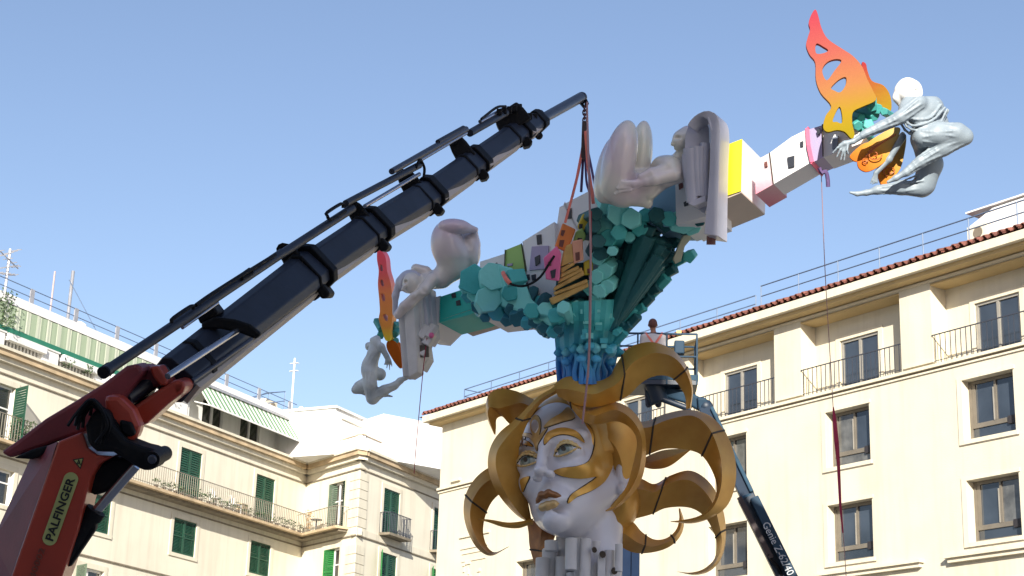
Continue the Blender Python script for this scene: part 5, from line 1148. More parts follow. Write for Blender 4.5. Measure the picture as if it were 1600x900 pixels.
q.chain([QZ(752, 600, -16, 34), QZ(660, 650, -18, 34), QZ(560, 710, -20, 24), QZ(495, 760, -20, 15)], 6); q.chain([QZ(495, 757, -20, 15), QZ(450, 782, -20, 12), QZ(415, 800, -20, 7)], 4)
q.chain([QZ(570, 620, 12, 52), QZ(600, 720, 14, 54), QZ(575, 810, 14, 50)], 8); q.chain([QZ(560, 830, 12, 38), QZ(470, 825, 8, 30), QZ(370, 835, 6, 17), QZ(320, 848, 6, 12)], 6); q.chain([QZ(320, 846, 6, 13), QZ(280, 852, 6, 10), QZ(250, 846, 6, 6)], 3)
q.chain([QZ(480, 600, 10, 16), QZ(420, 700, 12, 13), QZ(362, 760, 12, 11)], 4)
for i in range(4): q.chain([QZ(362, 760, 12, 9), QZ(345+7*i, 790+4*i, 12, 4.5), QZ(338+9*i, 810-abs(i-1)*4, 12, 3)], 1)
q.folds([QZ(570, 600, -14, 50), QZ(640, 590, -18, 52), QZ(720, 585, -18, 42), QZ(752, 600, -16, 30)], 6); q.folds([QZ(752, 600, -16, 34), QZ(660, 650, -18, 34), QZ(560, 710, -20, 24), QZ(495, 760, -20, 15)], 5)
q.folds([QZ(570, 800, 12, 46), QZ(470, 825, 8, 30), QZ(370, 835, 6, 17)], 4, 1.5); q.folds([QZ(555, 450, -20, 34), QZ(470, 515, -26, 27), QZ(390, 555, -24, 22), QZ(300, 597, -24, 14)], 5, 1.5); q.folds([QZ(650, 460, 0, 40), QZ(600, 520, -4, 60), QZ(520, 540, -10, 52), QZ(480, 500, -14, 36)], 6, 2); q.folds([QZ(640, 520, 4, 50), QZ(590, 590, 0, 58), QZ(530, 620, -4, 44)], 5, 2)
q.build('body', M_angel, wa, 1)
q = Sdf((1375, 1480, 110, 185, -45, 45), 1.0, 24.9)
q.ell(QZ(515, 400, 0, 1)[:3], (17, 19, 16), None, 4); q.ell(QZ(532, 408, -3, 1)[:3], (12, 17, 11), None, 5); q.cone(QZ(554, 400, -4, 1)[:3], 2.6, QZ(560, 412, -5, 1)[:3], 2.2, 3); q.cone(QZ(550, 432, -3, 1)[:3], 3.4, QZ(553, 430, -4, 1)[:3], 3, 3)
q.cone(QZ(520, 440, 0, 1)[:3], 10, QZ(545, 475, 2, 1)[:3], 14, 8); q.chain([QZ(545, 470, 0, 26), QZ(610, 470, 6, 26)], 8); q.ell(QZ(541, 396, -13, 1)[:3], (4, 2.4, 3), None, 2, 'sub')
q.build('head', M_angelw, wa, 1)
q = Sdf((1385, 1455, 112, 175, -35, 35), 1.1, 24.9); q.ell(QZ(502, 398, 0, 1)[:3], (19.5, 20.5, 18.5), None, 3); q.chain([QZ(470, 400, 0, 24), QZ(458, 430, 0, 20), QZ(470, 458, 0, 14)], 6); q.ell(QZ(542, 420, -8, 1)[:3], (17, 21, 24), None, 3, 'sub'); q.build('hair', M_angelw, wa, 1)

wb = empty('winged_figure', P(590, 600, 31), 'small grey-draped winged woman hanging at the left tip beside the robe slabs', 'statue')
def Z4(x, y, z=0, r=0, s=5.625, ox=540, oy=480): return (ox+x/s, oy+y/s, z, r/s)
q = Sdf((548, 652, 520, 640, -40, 40), .85, 30.8)
q.chain([Z4(255, 330, 0, 42), Z4(250, 400, 0, 52), Z4(215, 500, 0, 62), Z4(200, 560, 0, 62)], 6); q.chain([Z4(265, 300, -3, 28), Z4(315, 350, -8, 30), Z4(360, 430, -10, 24)], 4)
q.chain([Z4(360, 430, -10, 22), Z4(375, 465, -10, 26)], 2); q.cone(Z4(240, 290)[:3], 5, Z4(270, 285)[:3], 7, 4)
for i, (x, y) in enumerate(((338, 500), (362, 535), (386, 550), (408, 520))): q.chain([Z4(355+13*i, 472, -11, 10), Z4((x+360+13*i)/2, 500, -11, 7), Z4(x, y, -11, 5)], .8)
q.chain([Z4(225, 580, 0, 60), Z4(300, 590, 6, 56)], 6); q.chain([Z4(205, 570, -6, 58), Z4(215, 680, -8, 56), Z4(235, 800, -8, 52)], 6); q.chain([Z4(240, 800, -8, 50), Z4(340, 730, -6, 42), Z4(430, 690, -4, 30), Z4(480, 650, -4, 28)], 5)
q.chain([Z4(475, 645, -4, 26), Z4(530, 620, -4, 20), Z4(590, 600, -4, 7)], 3); q.chain([Z4(180, 660, 8, 50), Z4(120, 700, 8, 44), Z4(85, 725, 8, 34)], 6); q.chain([Z4(85, 730, 10, 26), Z4(180, 750, 12, 24), Z4(340, 770, 12, 16), Z4(410, 785, 12, 7)], 4)
q.folds([Z4(205, 570, -6, 58), Z4(215, 680, -8, 56), Z4(235, 800, -8, 48)], 5, 1.3); q.folds([Z4(240, 800, -8, 50), Z4(340, 730, -6, 42), Z4(430, 690, -4, 30)], 4, 1.2); q.folds([Z4(250, 400, 0, 52), Z4(215, 500, 0, 62), Z4(200, 560, 0, 62)], 5, 1.3)
q.build('body', M_angelg, wb, 1)
q = Sdf((568, 600, 518, 548, -20, 20), .8, 31); q.ell(Z4(205, 345, 4)[:3], (6, 7, 7), None, 3); q.chain([Z4(200, 345, 6, 22), Z4(190, 330, 6, 16)], 2); q.build('head', M_angelg, wb, 1)
def Z6(x, y, s=2.904, ox=540, oy=330): return (ox+x/s, oy+y/s)
M_wing2 = ramp_mat('red_to_orange_paint', P(595, 392, 31), P(605, 530, 31), ((0, (.95, .08, .13)), (.25, (.93, .12, .12)), (.5, (.95, .28, .08)), (.85, (.90, .33, .05)), (1, (.85, .60, .03))), .45, nmix=.05)
cutout('upper_wing', [Z6(*p) for p in [(145, 175), (165, 182), (182, 215), (188, 270), (205, 330), (212, 400), (214, 470), (205, 540), (203, 585), (180, 585), (165, 540), (150, 490), (155, 455), (152, 400), (146, 330), (150, 270), (142, 220)]], [[Z6(*p) for p in [(155, 245), (165, 245), (168, 270), (156, 268)]], [Z6(*p) for p in [(158, 310), (170, 318), (172, 340), (160, 335)]], [Z6(*p) for p in [(162, 375), (176, 380), (178, 408), (165, 402)]], [Z6(*p) for p in [(170, 470), (188, 470), (190, 498), (176, 492)]]], 31.0, 31.0, .35, M_wing2, wb, 3, .02)
cutout('lower_wing', [Z6(*p) for p in [(190, 590), (225, 592), (250, 640), (253, 712), (232, 700), (205, 660), (185, 620)]], [], 31.1, 31.1, .3, M_bfly, wb, 3, .02)
for i, (x, y, r) in enumerate(((165, 540, 20), (158, 565, 18), (212, 520, 22), (220, 560, 20), (200, 550, 20), (230, 585, 16))): c = Z6(x, y); hexa(c[0], c[1], 31.15, r/2.904/FPX*31, W3(random.uniform(-.5, .6), random.uniform(-.4, .6), -1), .35, M_tealr, 5+i % 2, 'teal_rock', wb, rot=random.random())
# ---------------------------------------------------------------- loader crane
M_red = mat('crane_red', (.42, .045, .022), .4, var=.15, scale=2, bump=.05, coat=.3)
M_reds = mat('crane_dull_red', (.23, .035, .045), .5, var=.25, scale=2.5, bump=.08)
M_navy = mat('boom_blue_black', (.013, .017, .032), .5, var=.35, scale=4, coat=.05, bump=.05)
M_navyl = mat('boom_grey_inner', (.03, .034, .055), .4, var=.2, scale=2, coat=.2)
M_blk = mat('greasy_black', (.006, .006, .008), .6, var=.3, scale=6, bump=.2, spec=.2)
M_chrome = mat('chrome_rod', (.45, .45, .5), .18, metal=.9, var=.05)
M_lab = mat('pale_green_sticker', (.42, .44, .17), .5)
M_ltr = mat('black_lettering', (.015, .015, .015), .5)
M_mark = mat('faded_lettering', (.20, .055, .035), .5)
def bdep(px): return 1/(1/14.4+(1/27.8-1/14.4)*(px-265)/(905-265))
cr = empty('loader_crane', P(60, 1500, 13.5), 'black telescopic loader crane boom rising from a red column on the left', 'crane')
def plate(name, pts, d, th, m, bev=.015, parent=cr):
    t = MB(); t.prism([P(*p, d) for p in pts], FW*th); o = t.build(name, m, parent); return bevel(o, bev, 2) if bev else o
def K(x, y, s=2.647, ox=0, oy=560): return (ox+x/s, oy+y/s)
# red column
plate('column', [(90, 690), (128, 675), (137, 700), (152, 711), (177, 713), (154, 726), (142, 745), (134, 775), (121, 830), (97, 900), (-30, 1240), (-130, 1240), (17, 900)], 13.6, .42, M_red, .02)
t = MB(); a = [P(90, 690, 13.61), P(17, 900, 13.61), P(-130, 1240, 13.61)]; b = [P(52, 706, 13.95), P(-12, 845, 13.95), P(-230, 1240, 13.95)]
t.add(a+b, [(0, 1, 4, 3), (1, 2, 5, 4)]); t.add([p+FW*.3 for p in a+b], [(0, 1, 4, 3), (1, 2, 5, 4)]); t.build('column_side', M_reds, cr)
tdir = (P(113, 745, 13.5)-P(76, 848, 13.5)).normalized(); updir = tdir.cross(FW); updir = updir if updir.dot(RT) < 0 else -updir
c = P(94.5, 795, 13.595); L_ = 120/FPX*13.6; hW = 11.5/FPX*13.6
t = MB(); pts = []
for i in range(24):
    a = 2*math.pi*i/24; cx = (L_/2-hW)*(1 if math.cos(a) > 0 else -1); pts.append(c+tdir*(cx+hW*math.cos(a))+updir*hW*math.sin(a))
t.prism(pts, -FW*.006); lab = t.build('name_sticker', M_lab, cr)
place_text('lettering', 'PALFINGER', c-FW*.008, tdir, updir, L_*.86, hW*1.15, M_ltr, lab, .02)
c2 = P(61, 872, 13.594); place_text('model_lettering', '40002', P(58, 880, 13.594), tdir, updir, 50/FPX*13.6, 9.5/FPX*13.6, M_mark, cr)
tri = plate('warning_sticker', [K(300, 418), K(346, 410), K(333, 458)], 13.593, .004, M_ltr, 0); plate('sticker_face', [K(307, 421), K(341, 415), K(331, 450)], 13.590, .003, M_lab, 0, tri)
place_text('sticker_letter', 'A', P(*K(326, 430), 13.588), RT, UP, 7/FPX*13.6, 9/FPX*13.6, M_ltr, tri, .01)
# tilted lower lever, knuckle and red cheeks
plate('lever_arm', [(0, 707), (22, 692), (70, 655), (120, 625), (160, 600), (197, 572), (215, 568), (225, 580), (205, 605), (180, 640), (150, 660), (128, 677), (90, 690), (52, 704), (15, 716)], 13.9, .35, M_reds, .03)
plate('lever_underside', [(48, 703), (90, 692), (128, 678), (120, 690), (88, 702), (50, 718), (20, 716)], 13.75, .3, M_blk, .02)
plate('red_cheek', [(162, 618), (186, 618), (208, 640), (219, 666), (214, 684), (196, 694), (180, 680), (165, 660)], 13.62, .2, M_red, .04)
plate('red_cheek', [(205, 638), (245, 610), (275, 592), (290, 598), (288, 612), (262, 632), (225, 666), (214, 660)], 14.0, .4, M_red, .03)
plate('red_cheek', [(196, 572), (228, 570), (262, 590), (268, 600), (240, 606), (215, 596), (190, 600), (160, 625), (150, 618)], 14.15, .3, M_reds, .03)
plate('clamp', [(233, 573), (248, 571), (261, 592), (262, 602), (250, 603), (238, 588)], 14.0, .25, M_red, .02); plate('clamp', [(268, 600), (286, 594), (290, 604), (283, 618), (272, 618)], 14.0, .25, M_red, .02)
plate('pin_box', [(186, 656), (205, 660), (212, 678), (202, 684), (188, 676)], 13.58, .1, M_blk, .02)
plate('knuckle', [(132, 665), (146, 640), (168, 640), (176, 664), (196, 688), (222, 698), (243, 703), (251, 718), (243, 733), (224, 737), (203, 724), (176, 707), (150, 706), (136, 694)], 13.5, .35, M_blk, .04)
t = MB(); q = P(237, 718, 13.42); t.tube([q, q+FW*.5], 12.5/FPX*13.5, 18); t.build('pivot_pin', M_blk, cr, 40)
t = MB(); q = P(237, 718, 13.38); t.tube([q, q+FW*.05], 7/FPX*13.5, 14); bevel(t.build('pivot_cap', M_navyl, cr, 40), .01)
plate('elbow_plate', [(176, 714), (210, 716), (214, 734), (196, 742), (170, 768), (146, 775), (134, 765), (137, 748), (150, 728)], 13.75, .25, M_blk, .03)
plate('elbow_plate', [(180, 590), (212, 572), (240, 600), (225, 625), (205, 640), (190, 635)], 14.2, .3, M_blk, .03)
random.seed(4)
for i in range(9):                                      # hydraulic hoses round the knuckle
    x, y = 112+3*i, 664-2*i; pts = [(x+random.uniform(-10, 6), y+random.uniform(0, 14)), (x+10, y-20+random.uniform(-6, 6)), (150+random.uniform(-8, 8), 630+random.uniform(-6, 6)), (168+random.uniform(-8, 10), 650+random.uniform(-6, 14)), (150+6*i, 690+random.uniform(-10, 5))]
    t = MB(); t.tube([Vector(v) for v in cat([tuple(P(*p, 13.45+.02*i)) for p in pts], 22)], .014, 6); t.build('hose', M_blk, cr, 60)
def cyl(name, p, q, rpx, d0, d1, m, n=16, parent=cr):
    t = MB(); t.tube([P(*p, d0), P(*q, d1)], [rpx/FPX*d0, rpx/FPX*d1], n); return t.build(name, m, parent, 40)
cyl('cylinder_rod', (212, 728), (138, 812), 8, 13.75, 13.75, M_chrome); cyl('cylinder_barrel', (147, 800), (60, 925), 15, 13.75, 13.7, M_blk); cyl('cylinder_collar', (150, 797), (142, 808), 17, 13.75, 13.75, M_blk)
plate('cylinder_guard', [(124, 800), (146, 797), (150, 826), (110, 885), (100, 888), (112, 850)], 13.7, .1, M_blk, .02)
cyl('slide_rod', (262, 588), (384, 508), 5.0, bdep(262)-.55, bdep(384)-.6, M_chrome); cyl('slide_rod', (300, 596), (392, 531), 4.0, bdep(300)-.45, bdep(392)-.5, M_navyl); cyl('tilt_cylinder', (200, 622), (262, 580), 13, 14.1, 14.3, M_navyl)
# telescopic boom
def oct_(h, w_, c=.35): return [(-h, -w_*(1-c)), (-h*(1-c), -w_), (h*(1-c), -w_), (h, -w_*(1-c)), (h, w_*(1-c)), (h*(1-c), w_), (-h*(1-c), w_), (-h, w_*(1-c))]
def boom(name, top0, bot0, top1, bot1, m, k=1., c=.35, parent=cr):
    c0 = ((top0[0]+bot0[0])/2, (top0[1]+bot0[1])/2); c1 = ((top1[0]+bot1[0])/2, (top1[1]+bot1[1])/2); d0, d1 = bdep(c0[0]), bdep(c1[0])
    h0 = math.hypot(top0[0]-bot0[0], top0[1]-bot0[1])/2/FPX*d0; h1 = math.hypot(top1[0]-bot1[0], top1[1]-bot1[1])/2/FPX*d1
    t = MB(); t.sect(P(*c0, d0), P(*c1, d1), oct_(h0, h0*.9*k, c), oct_(h1, h1*.9*k, c)); return bevel(t.build(name, m, parent), .012, 2)
B = [((247, 572), (290, 617)), ((404, 437), (448, 504)), ((490, 394), (530, 448)), ((585, 335), (617, 382)), ((655, 291), (686, 330)), ((735, 240), (762, 278)), ((800, 196), (824, 232)), ((828, 178), (846, 208))]
sz = [1, .98, .93, .90, .86, .84]
CL = [((270, 593), 34, 33), ((480, 428), 28.5, 27), ((577, 361), 24.5, 23.5), ((665, 308), 21, 20.5), ((738, 257), 18.5, 18), ((808, 208), 15.5, 14.5), ((838, 191), 13, 13)]
AXB = (.84, -.543); NB = (-.543, -.84)                  # boom direction and its upper normal in the picture
def bp(c, a, n_): return (c[0]+AXB[0]*a+NB[0]*n_, c[1]+AXB[1]*a+NB[1]*n_)
for i in range(6):
    c0, ha, _ = CL[i]; c1 = CL[i+1][0]; hb_ = CL[i][2] if i < 6 else 13
    e = 4 if i < 5 else 8
    a = bp(c0, -2 if i == 0 else -6, ha); b = bp(c0, -2 if i == 0 else -6, -ha); c_ = bp(c1, e, hb_-.6); d_ = bp(c1, e, -hb_+.6)
    boom('boom_section', a, b, c_, d_, M_navy)
    k = .86; t = MB(); d0, d1 = bdep(c0[0]), bdep(c1[0])   # pale strip painting the cream reflection on the lower chamfer
    t.sect(P(*bp(c0, 12, -ha+1.5), d0-.0), P(*bp(c1, -6, -hb_+1.5), d1-.0), [(-.035, -.10), (.035, -.10), (.035, .10), (-.035, .10)]); t.build('reflection_strip', M_under, cr)
def collar(c0, h, wpx, m=M_blk, ext=1.2):
    d = bdep(c0[0]); H = h*ext/FPX*d; t = MB()
    qa, qb = bp(c0, -wpx, 0), bp(c0, wpx, 0); t.sect(P(*qa, bdep(qa[0])), P(*qb, bdep(qb[0])), oct_(H, H*.94, .33)); return bevel(t.build('boom_collar', m, cr), .015, 2)
for i in range(1, 6):
    c0, ha, hb_ = CL[i]; h = CL[i-1][2]; collar(bp(c0, 5, 0), h, 4.2, ext=1.16); collar(bp(c0, -16, 0), h, 1.3, ext=1.04)
    d = bdep(c0[0]); w_ = 7
    t = MB(); t.prism([P(*bp(c0, a, n_), d-.26) for a, n_ in ((-1, -h*.75), (12, -h*.7), (14, -h*1.35), (6, -h*1.5), (-3, -h*1.35))], FW*.5); bevel(t.build('collar_foot', M_blk, cr), .02)
    o_ = {1: (28, 56), 2: (24, 52), 3: (20, 54), 4: (17, 54), 5: (14, 42)}[i]; L_b = {1: (-24, 2), 2: (-16, 8), 3: (-26, 2), 4: (-18, 8), 5: (-22, 26)}[i]
    t = MB(); t.prism([P(*bp(c0, a, n_), d-.17) for a, n_ in ((L_b[0], o_[0]-6), (L_b[1]+6, o_[0]-6), (L_b[1]+4, (o_[0]+o_[1])/2), (L_b[1], o_[1]), (L_b[0]+6, o_[1]), (L_b[0]+2, (o_[0]+o_[1])/2))], FW*.34); bevel(t.build('bracket', M_blk, cr), .025, 2)
    t = MB(); q = P(*bp(c0, (L_b[0]+L_b[1])/2, o_[1]-4), d-.22); t.tube([q, q+FW*.44], .07, 10); t.build('bracket_pin', M_blk, cr, 40)
collar((838, 191), 13, 3.5, ext=1.3); collar((300, 570), 33, 5, ext=1.06)
c0 = (345, 520); d = bdep(345); t = MB(); t.prism([P(*bp(c0, a, n_), d-.3) for a, n_ in ((-18, 30), (6, 26), (30, 6), (46, -14), (52, -36), (40, -38), (26, -18), (2, 6), (-22, 20))], FW*.1); bevel(t.build('bracket', M_blk, cr), .02, 2)
t = MB(); t.prism([P(*bp(c0, a, n_), d-.2) for a, n_ in ((-20, 28), (14, 28), (12, 52), (-16, 56))], FW*.4); bevel(t.build('bracket', M_blk, cr), .02, 2)
for (x, y) in ((842, 212), (836, 208)):
    q = P(x, y, bdep(x)-.1); t = MB(); t.ball(q, .06, 10, 6); t.build('end_bolt', M_blk, cr, 60)
for (p, q, r, m) in [((165, 580), (312, 482), 8.5, M_navy), ((300, 490), (440, 396), 7.5, M_navy), ((432, 402), (550, 326), 7, M_navy), ((540, 318), (655, 258), 5.5, M_navy), ((612, 268), (728, 202), 5, M_navyl), ((570, 322), (655, 272), 3.2, M_chrome), ((657, 250), (728, 208), 3.0, M_chrome), ((684, 222), (724, 200), 4, M_navy), ((734, 208), (790, 176), 6, M_navy), ((750, 190), (790, 168), 3, M_chrome), ((285, 512), (340, 473), 3, M_chrome)]:
    cyl('extension_cylinder', p, q, r, bdep(p[0])-.05, bdep(q[0])-.05, m)
cyl('cylinder_end', (160, 583), (172, 575), 10, bdep(160), bdep(170), M_blk)
for loop in ([(268, 505), (270, 498), (300, 478), (302, 484)], [(306, 477), (330, 460), (380, 428), (392, 420), (394, 426), (378, 436)], [(512, 338), (510, 333), (534, 318), (536, 325)], [(512, 340), (518, 342), (540, 330)], [(375, 432), (430, 398)], [(650, 262), (656, 250), (663, 262), (662, 278)], [(752, 186), (776, 168), (790, 166)], [(806, 172), (808, 164), (812, 172)], [(836, 180), (846, 186), (845, 205), (838, 214)]):
    t = MB(); t.tube([Vector(v) for v in cat([tuple(P(*p, bdep(p[0])-.16)) for p in loop], 14)], .018, 6); t.build('hose', M_blk, cr, 60)
for i in range(8):
    x = 776+8*i; y = 180-2*i+(3*i if i > 4 else 0); q = P(x, y, bdep(x)-.1); t = MB(); t.box(q, RT*.07, UP*.09, FW*.2); bevel(t.build('valve_block', M_blk, cr), .012)
# thin tip tube
cyl('tip_tube', (836, 192), (908, 152), 8.2, bdep(836), 27.7, M_navyl); t = MB(); t.ball(P(909, 152, 27.7), 8.6/FPX*27.7, 14, 10); t.build('tip_cap', M_navyl, cr, 80)
place_text('tip_lettering', 'K/A-', P(876, 168, 27.4), P(890, 161, 27.3)-P(860, 178, 27.3), UP, 17/FPX*27.4, 6/FPX*27.4, M_chrome, cr)
sh_ = empty('crane_hook', P(913, 160, 27.7), 'small shackle and chain hanging from the tip of the boom', 'hook')
t = MB(); t.tube([P(912, 156, 27.7), P(909, 162, 27.65), P(913, 168, 27.6), P(917, 162, 27.65), P(914, 156, 27.7)], .035, 7); t.build('shackle', M_blk, sh_, 60)
for i in range(9):
    y = 168+6*i; q = P(913.5, y, 27.6); t = MB(); a = [q+(RT if i % 2 else FW)*math.cos(k*math.pi/5)*.03+UP*math.sin(k*math.pi/5)*.05-UP*.02 for k in range(11)]; t.tube(a, .013, 5); t.build('chain_link', mat('rusty_chain', (.10, .04, .06), .6) if i == 0 else bpy.data.materials['rusty_chain'], sh_, 60)
# slings
def rope(pts, r, m, name, label, cat_, n=16):
    t = MB(); t.tube([Vector(v) for v in cat([tuple(P(*p)) for p in pts], n)], r, 6); return tag(t.build(name, m, None, 60), label, cat_)
M_strapp = mat('purple_sling', (.10, .06, .16), .7); M_strapr = mat('coral_sling', (.85, .23, .17), .7, var=.2, scale=6); M_strapd = mat('dark_red_sling', (.35, .03, .07), .7); M_rope = mat('dusty_pink_rope', (.42, .25, .26), .8)
def strap(pts, wpx, m, label, name='lifting_sling'):
    t = MB(); pp = [Vector(P(*p)) for p in pts]; d = pts[0][2]; w_ = wpx/FPX*d/2
    for a, b in zip(pp, pp[1:]): t.sect(a, b, [(-w_, -.01), (w_, -.01), (w_, .01), (-w_, .01)])
    return tag(t.build(name, m), label, 'sling')
rope([(913, 218, 27.6), (911, 250, 27.55), (908, 300, 27.5)], .022, M_strapp, 'lifting_sling', 'dark purple sling leg hanging straight down in the middle', 'sling')
rope([(912, 218, 27.6), (905, 262, 27.5), (894, 308, 27.5)], .022, M_strapp, 'lifting_sling', 'dark purple sling leg splayed to the left', 'sling')
rope([(914, 215, 27.6), (924, 262, 27.2), (931, 300, 27.0)], .02, M_strapp, 'lifting_sling', 'dark blue sling leg splayed to the right behind the coral strap', 'sling')
rope([(914, 222, 27.6), (916, 280, 27.5), (921, 300, 27.4)], .02, M_strapp, 'lifting_sling', 'dark sling leg between the middle leg and the coral strap', 'sling')
strap([(915, 205, 27.5), (919, 262, 27.2), (925, 300, 27.0), (927, 318, 26.9)], 5, M_strapr, 'broad coral strap running down to the teal rocks')
strap([(912, 222, 27.6), (900, 285, 27.3), (883, 348, 27.05)], 4, M_strapr, 'coral strap slanting left to the orange house')
t = MB(); q = P(912, 235, 27.5); t.sect(P(913, 190, 27.55), P(911, 250, 27.5), [(-.035, -.03), (.035, -.03), (.035, .03), (-.035, .03)]); tag(t.build('sling_sleeve', mat('brown_sleeve', (.07, .05, .05), .8)), 'dark brown sleeve wrapped round the sling legs below the chain', 'sleeve')
t = MB(); pp = [P(*p, 27.0) for p in ((935, 260), (933, 285), (936, 300))]; t.tube(pp, [.02, .06, .02], 6); tag(t.build('sling_pad', M_strapp), 'small dark pad on the right-hand sling leg', 'pad')
rope([(788, 428, 27.7), (795, 442, 27.2), (818, 447, 27.0), (842, 435, 27.0), (858, 412, 27.0), (866, 400, 27.05)], .02, M_blk, 'slack_rope', 'slack dark rope looping from the teal rocks to the pink house', 'rope', 24)
rope([(786, 426, 27.4), (791, 436, 27.2), (797, 443, 27.15)], .035, M_strapr, 'rope_end', 'short coral rope end by the left teal rocks', 'rope')
rope([(917, 160, 27.6), (921, 300, 26.9), (923, 430, 26.75), (921, 540, 26.8), (917, 600, 27.0), (910, 662, 27.1)], .017, M_rope, 'hanging_rope', 'dusty pink rope hanging past the blue pillar to the golden hair', 'rope', 30)
strap([(923, 330, 26.85), (923, 430, 26.75)], 3.5, M_strapd, 'dark red strap on the central rope beside the small houses')
strap([(922, 432, 26.75), (921, 520, 26.8), (919, 590, 26.85)], 3.0, M_rope, 'pale pink webbing covering the lower part of the central rope')
rope([(667, 528, 29.3), (660, 590, 29.3), (650, 700, 29.3), (647, 740, 29.3)], .007, M_strapd, 'guide_rope', 'thin dark rope hanging from the left end of the beam', 'rope')
rope([(1283, 266, 25.0), (1289, 420, 25.5), (1296, 540, 26), (1302, 640, 26.3)], .006, M_rope, 'guide_rope', 'thin pinkish rope hanging from the strap on the right arm', 'rope')
rope([(1317, 830, 26.8), (1322, 900, 27), (1330, 1050, 27.2)], .006, M_rope, 'guide_rope', 'thin rope end below the red webbing tail in front of the lower window', 'rope')
t = MB(); A_ = [(1302, 636, 26.2, .008), (1304, 656, 26.25, .028), (1307, 690, 26.3, .034), (1310, 724, 26.4, .024), (1313, 790, 26.6, .018), (1317, 832, 26.8, .01)]
for a, b in zip(A_, A_[1:]): t.sect(P(*a[:3]), P(*b[:3]), [(-a[3], -.01), (a[3], -.01), (a[3], .01), (-a[3], .01)], [(-b[3], -.01), (b[3], -.01), (b[3], .01), (-b[3], .01)])
tag(t.build('webbing_tail', mat('crimson_webbing', (.42, .03, .09), .7)), 'crimson webbing hanging in front of the square windows', 'sling')
t = MB()
for a, b in (((1254, 196), (1263, 246)), ((1258, 197), (1262, 246))):
    pass
q = [P(1255, 194, bd(1255))+EXT*.17, P(1258, 222, bd(1258))+EXT*.15, P(1263, 247, bd(1263))+EXT*.16, P(1263, 249, bd(1263))+EXT*.64]
for a, b in zip(q, q[1:]): t.sect(a, b, [(-.03, -.01), (.03, -.01), (.03, .01), (-.03, .01)])
a0_ = P(1255, 194, bd(1255))+EXT*.17; t.sect(a0_, a0_+EXT*.5, [(-.03, -.01), (.03, -.01), (.03, .01), (-.03, .01)])
tag(t.build('red_band', mat('rose_band', (.70, .10, .20), .6)), 'rose red band tied round the right arm of the beam', 'band')
t = MB(); e0 = P(1281, 266, 25.0); t.tube([Vector(v) for v in cat([tuple(P(*p, 24.95)) for p in ((1280, 262), (1284, 270), (1290, 268), (1293, 278), (1294, 292))], 14)], .03, 6); tag(t.build('band_tail', M_strapp, None, 60), 'loose purple knot and tail under the right arm', 'band')

# ---------------------------------------------------------------- boom lift with worker
M_lift = mat('lift_blue', (.008, .034, .066), .75, var=.2, scale=2, bump=.05); M_liftd = mat('lift_dark_blue', (.008, .02, .04), .5)
M_liftl = mat('lift_worn_blue', (.015, .05, .085), .8, var=.3)
lf = empty('boom_lift', P(1230, 1700, 36), 'blue articulated boom lift with railed platform behind the golden curls', 'lift')
D0 = 37.5
cor = {'fl': P(968, 600, 36.9), 'fr': P(1068, 571, 36.9)}
U_ = Vector((0, 0, 1)); f0 = P(950, 612, 37.0); f1 = P(1089, 588, 37.0); f1.z = f0.z = (f0.z+f1.z)/2; ex = (f1-f0); nrm = Vector((ex.y, -ex.x, 0)).normalized(); nrm = nrm if nrm.y > 0 else -nrm
wdt = ex.length; exn = ex.normalized(); dp = nrm*1.0; H = 1.12
t = MB(); t.box(f0, ex, dp, U_*.09); t.build('platform', M_liftd, lf)
t = MB(); t.box(f0-exn*.02+U_*.1, ex+exn*.04, nrm*.03, U_*.12); t.box(f0+dp+U_*.1, ex, -nrm*.03, U_*.12); t.box(f1+U_*.1, exn*.03, dp, U_*.12); t.build('toe_board', M_liftl, lf)
for z in (H, H*.55):
    t = MB(); t.tube([f0+U_*z, f1+U_*z, f1+dp+U_*z, f0+dp+U_*z, f0+U_*z], .022, 6); t.build('rail', M_lift, lf, 60)
for q in (f0, f0+ex*.33, f0+ex*.66, f1, f1+dp, f0+dp, f0+ex*.5+dp):
    t = MB(); t.tube([q, q+U_*H], .022, 6); t.build('rail_post', M_lift, lf, 60)
t = MB(); t.tube([f1+U_*H*.55, f1+dp+U_*.1], .018, 6); t.tube([f1+U_*H, f1+dp+U_*H*.55], .018, 6); t.build('brace', M_lift, lf, 60)
t = MB(); c = f0+ex*.72+nrm*.12+U_*.72; t.box(c+exn*.05, exn*.22, nrm*.2, U_*.3); bevel(t.build('control_box', M_lift, lf), .03); t = MB(); t.box(c+exn*.1+U_*.42, exn*.1, nrm*.1, U_*.1); t.build('control_lever', mat('safety_yellow', (.7, .5, .05), .5), lf)
jb = [(1012, 622, 37.4), (1040, 612, 37.4), (1075, 622, 37.2), (1098, 634, 37.0)]
for a, b, r in ((jb[0], jb[1], 13), (jb[1], jb[2], 9), (jb[2], jb[3], 10)):
    t = MB(); h = r/FPX*37; t.sect(P(*a), P(*b), oct_(h, h, .3)); bevel(t.build('jib', M_lift, lf), .02)
t = MB(); t.tube([P(1030, 622, 37.2), P(1080, 640, 37.1)], .07, 8); t.build('jib_cylinder', M_liftd, lf, 50); t = MB(); t.tube([P(1020, 596, 37.3), P(1030, 625, 37.3)], .2, 10); t.build('rotator', M_liftd, lf, 50)
t = MB(); t.ball(P(1103, 636, 36.8), .16, 10, 8); t.build('elbow_joint', M_liftd, lf, 60); t = MB(); t.prism([P(*p, 36.7) for p in ((1090, 622), (1104, 622), (1110, 640), (1104, 650), (1092, 640))], FW*.3); bevel(t.build('elbow_housing', M_lift, lf), .03)
def bar(name, pts, r, m, hp=1.):
    t = MB(); h = r/FPX*pts[0][2]
    t.sect(P(*pts[0]), P(*pts[1]), [(-h, -h*hp), (h, -h*hp), (h, h*hp), (-h, h*hp)]); return bevel(t.build(name, m, lf), .02)
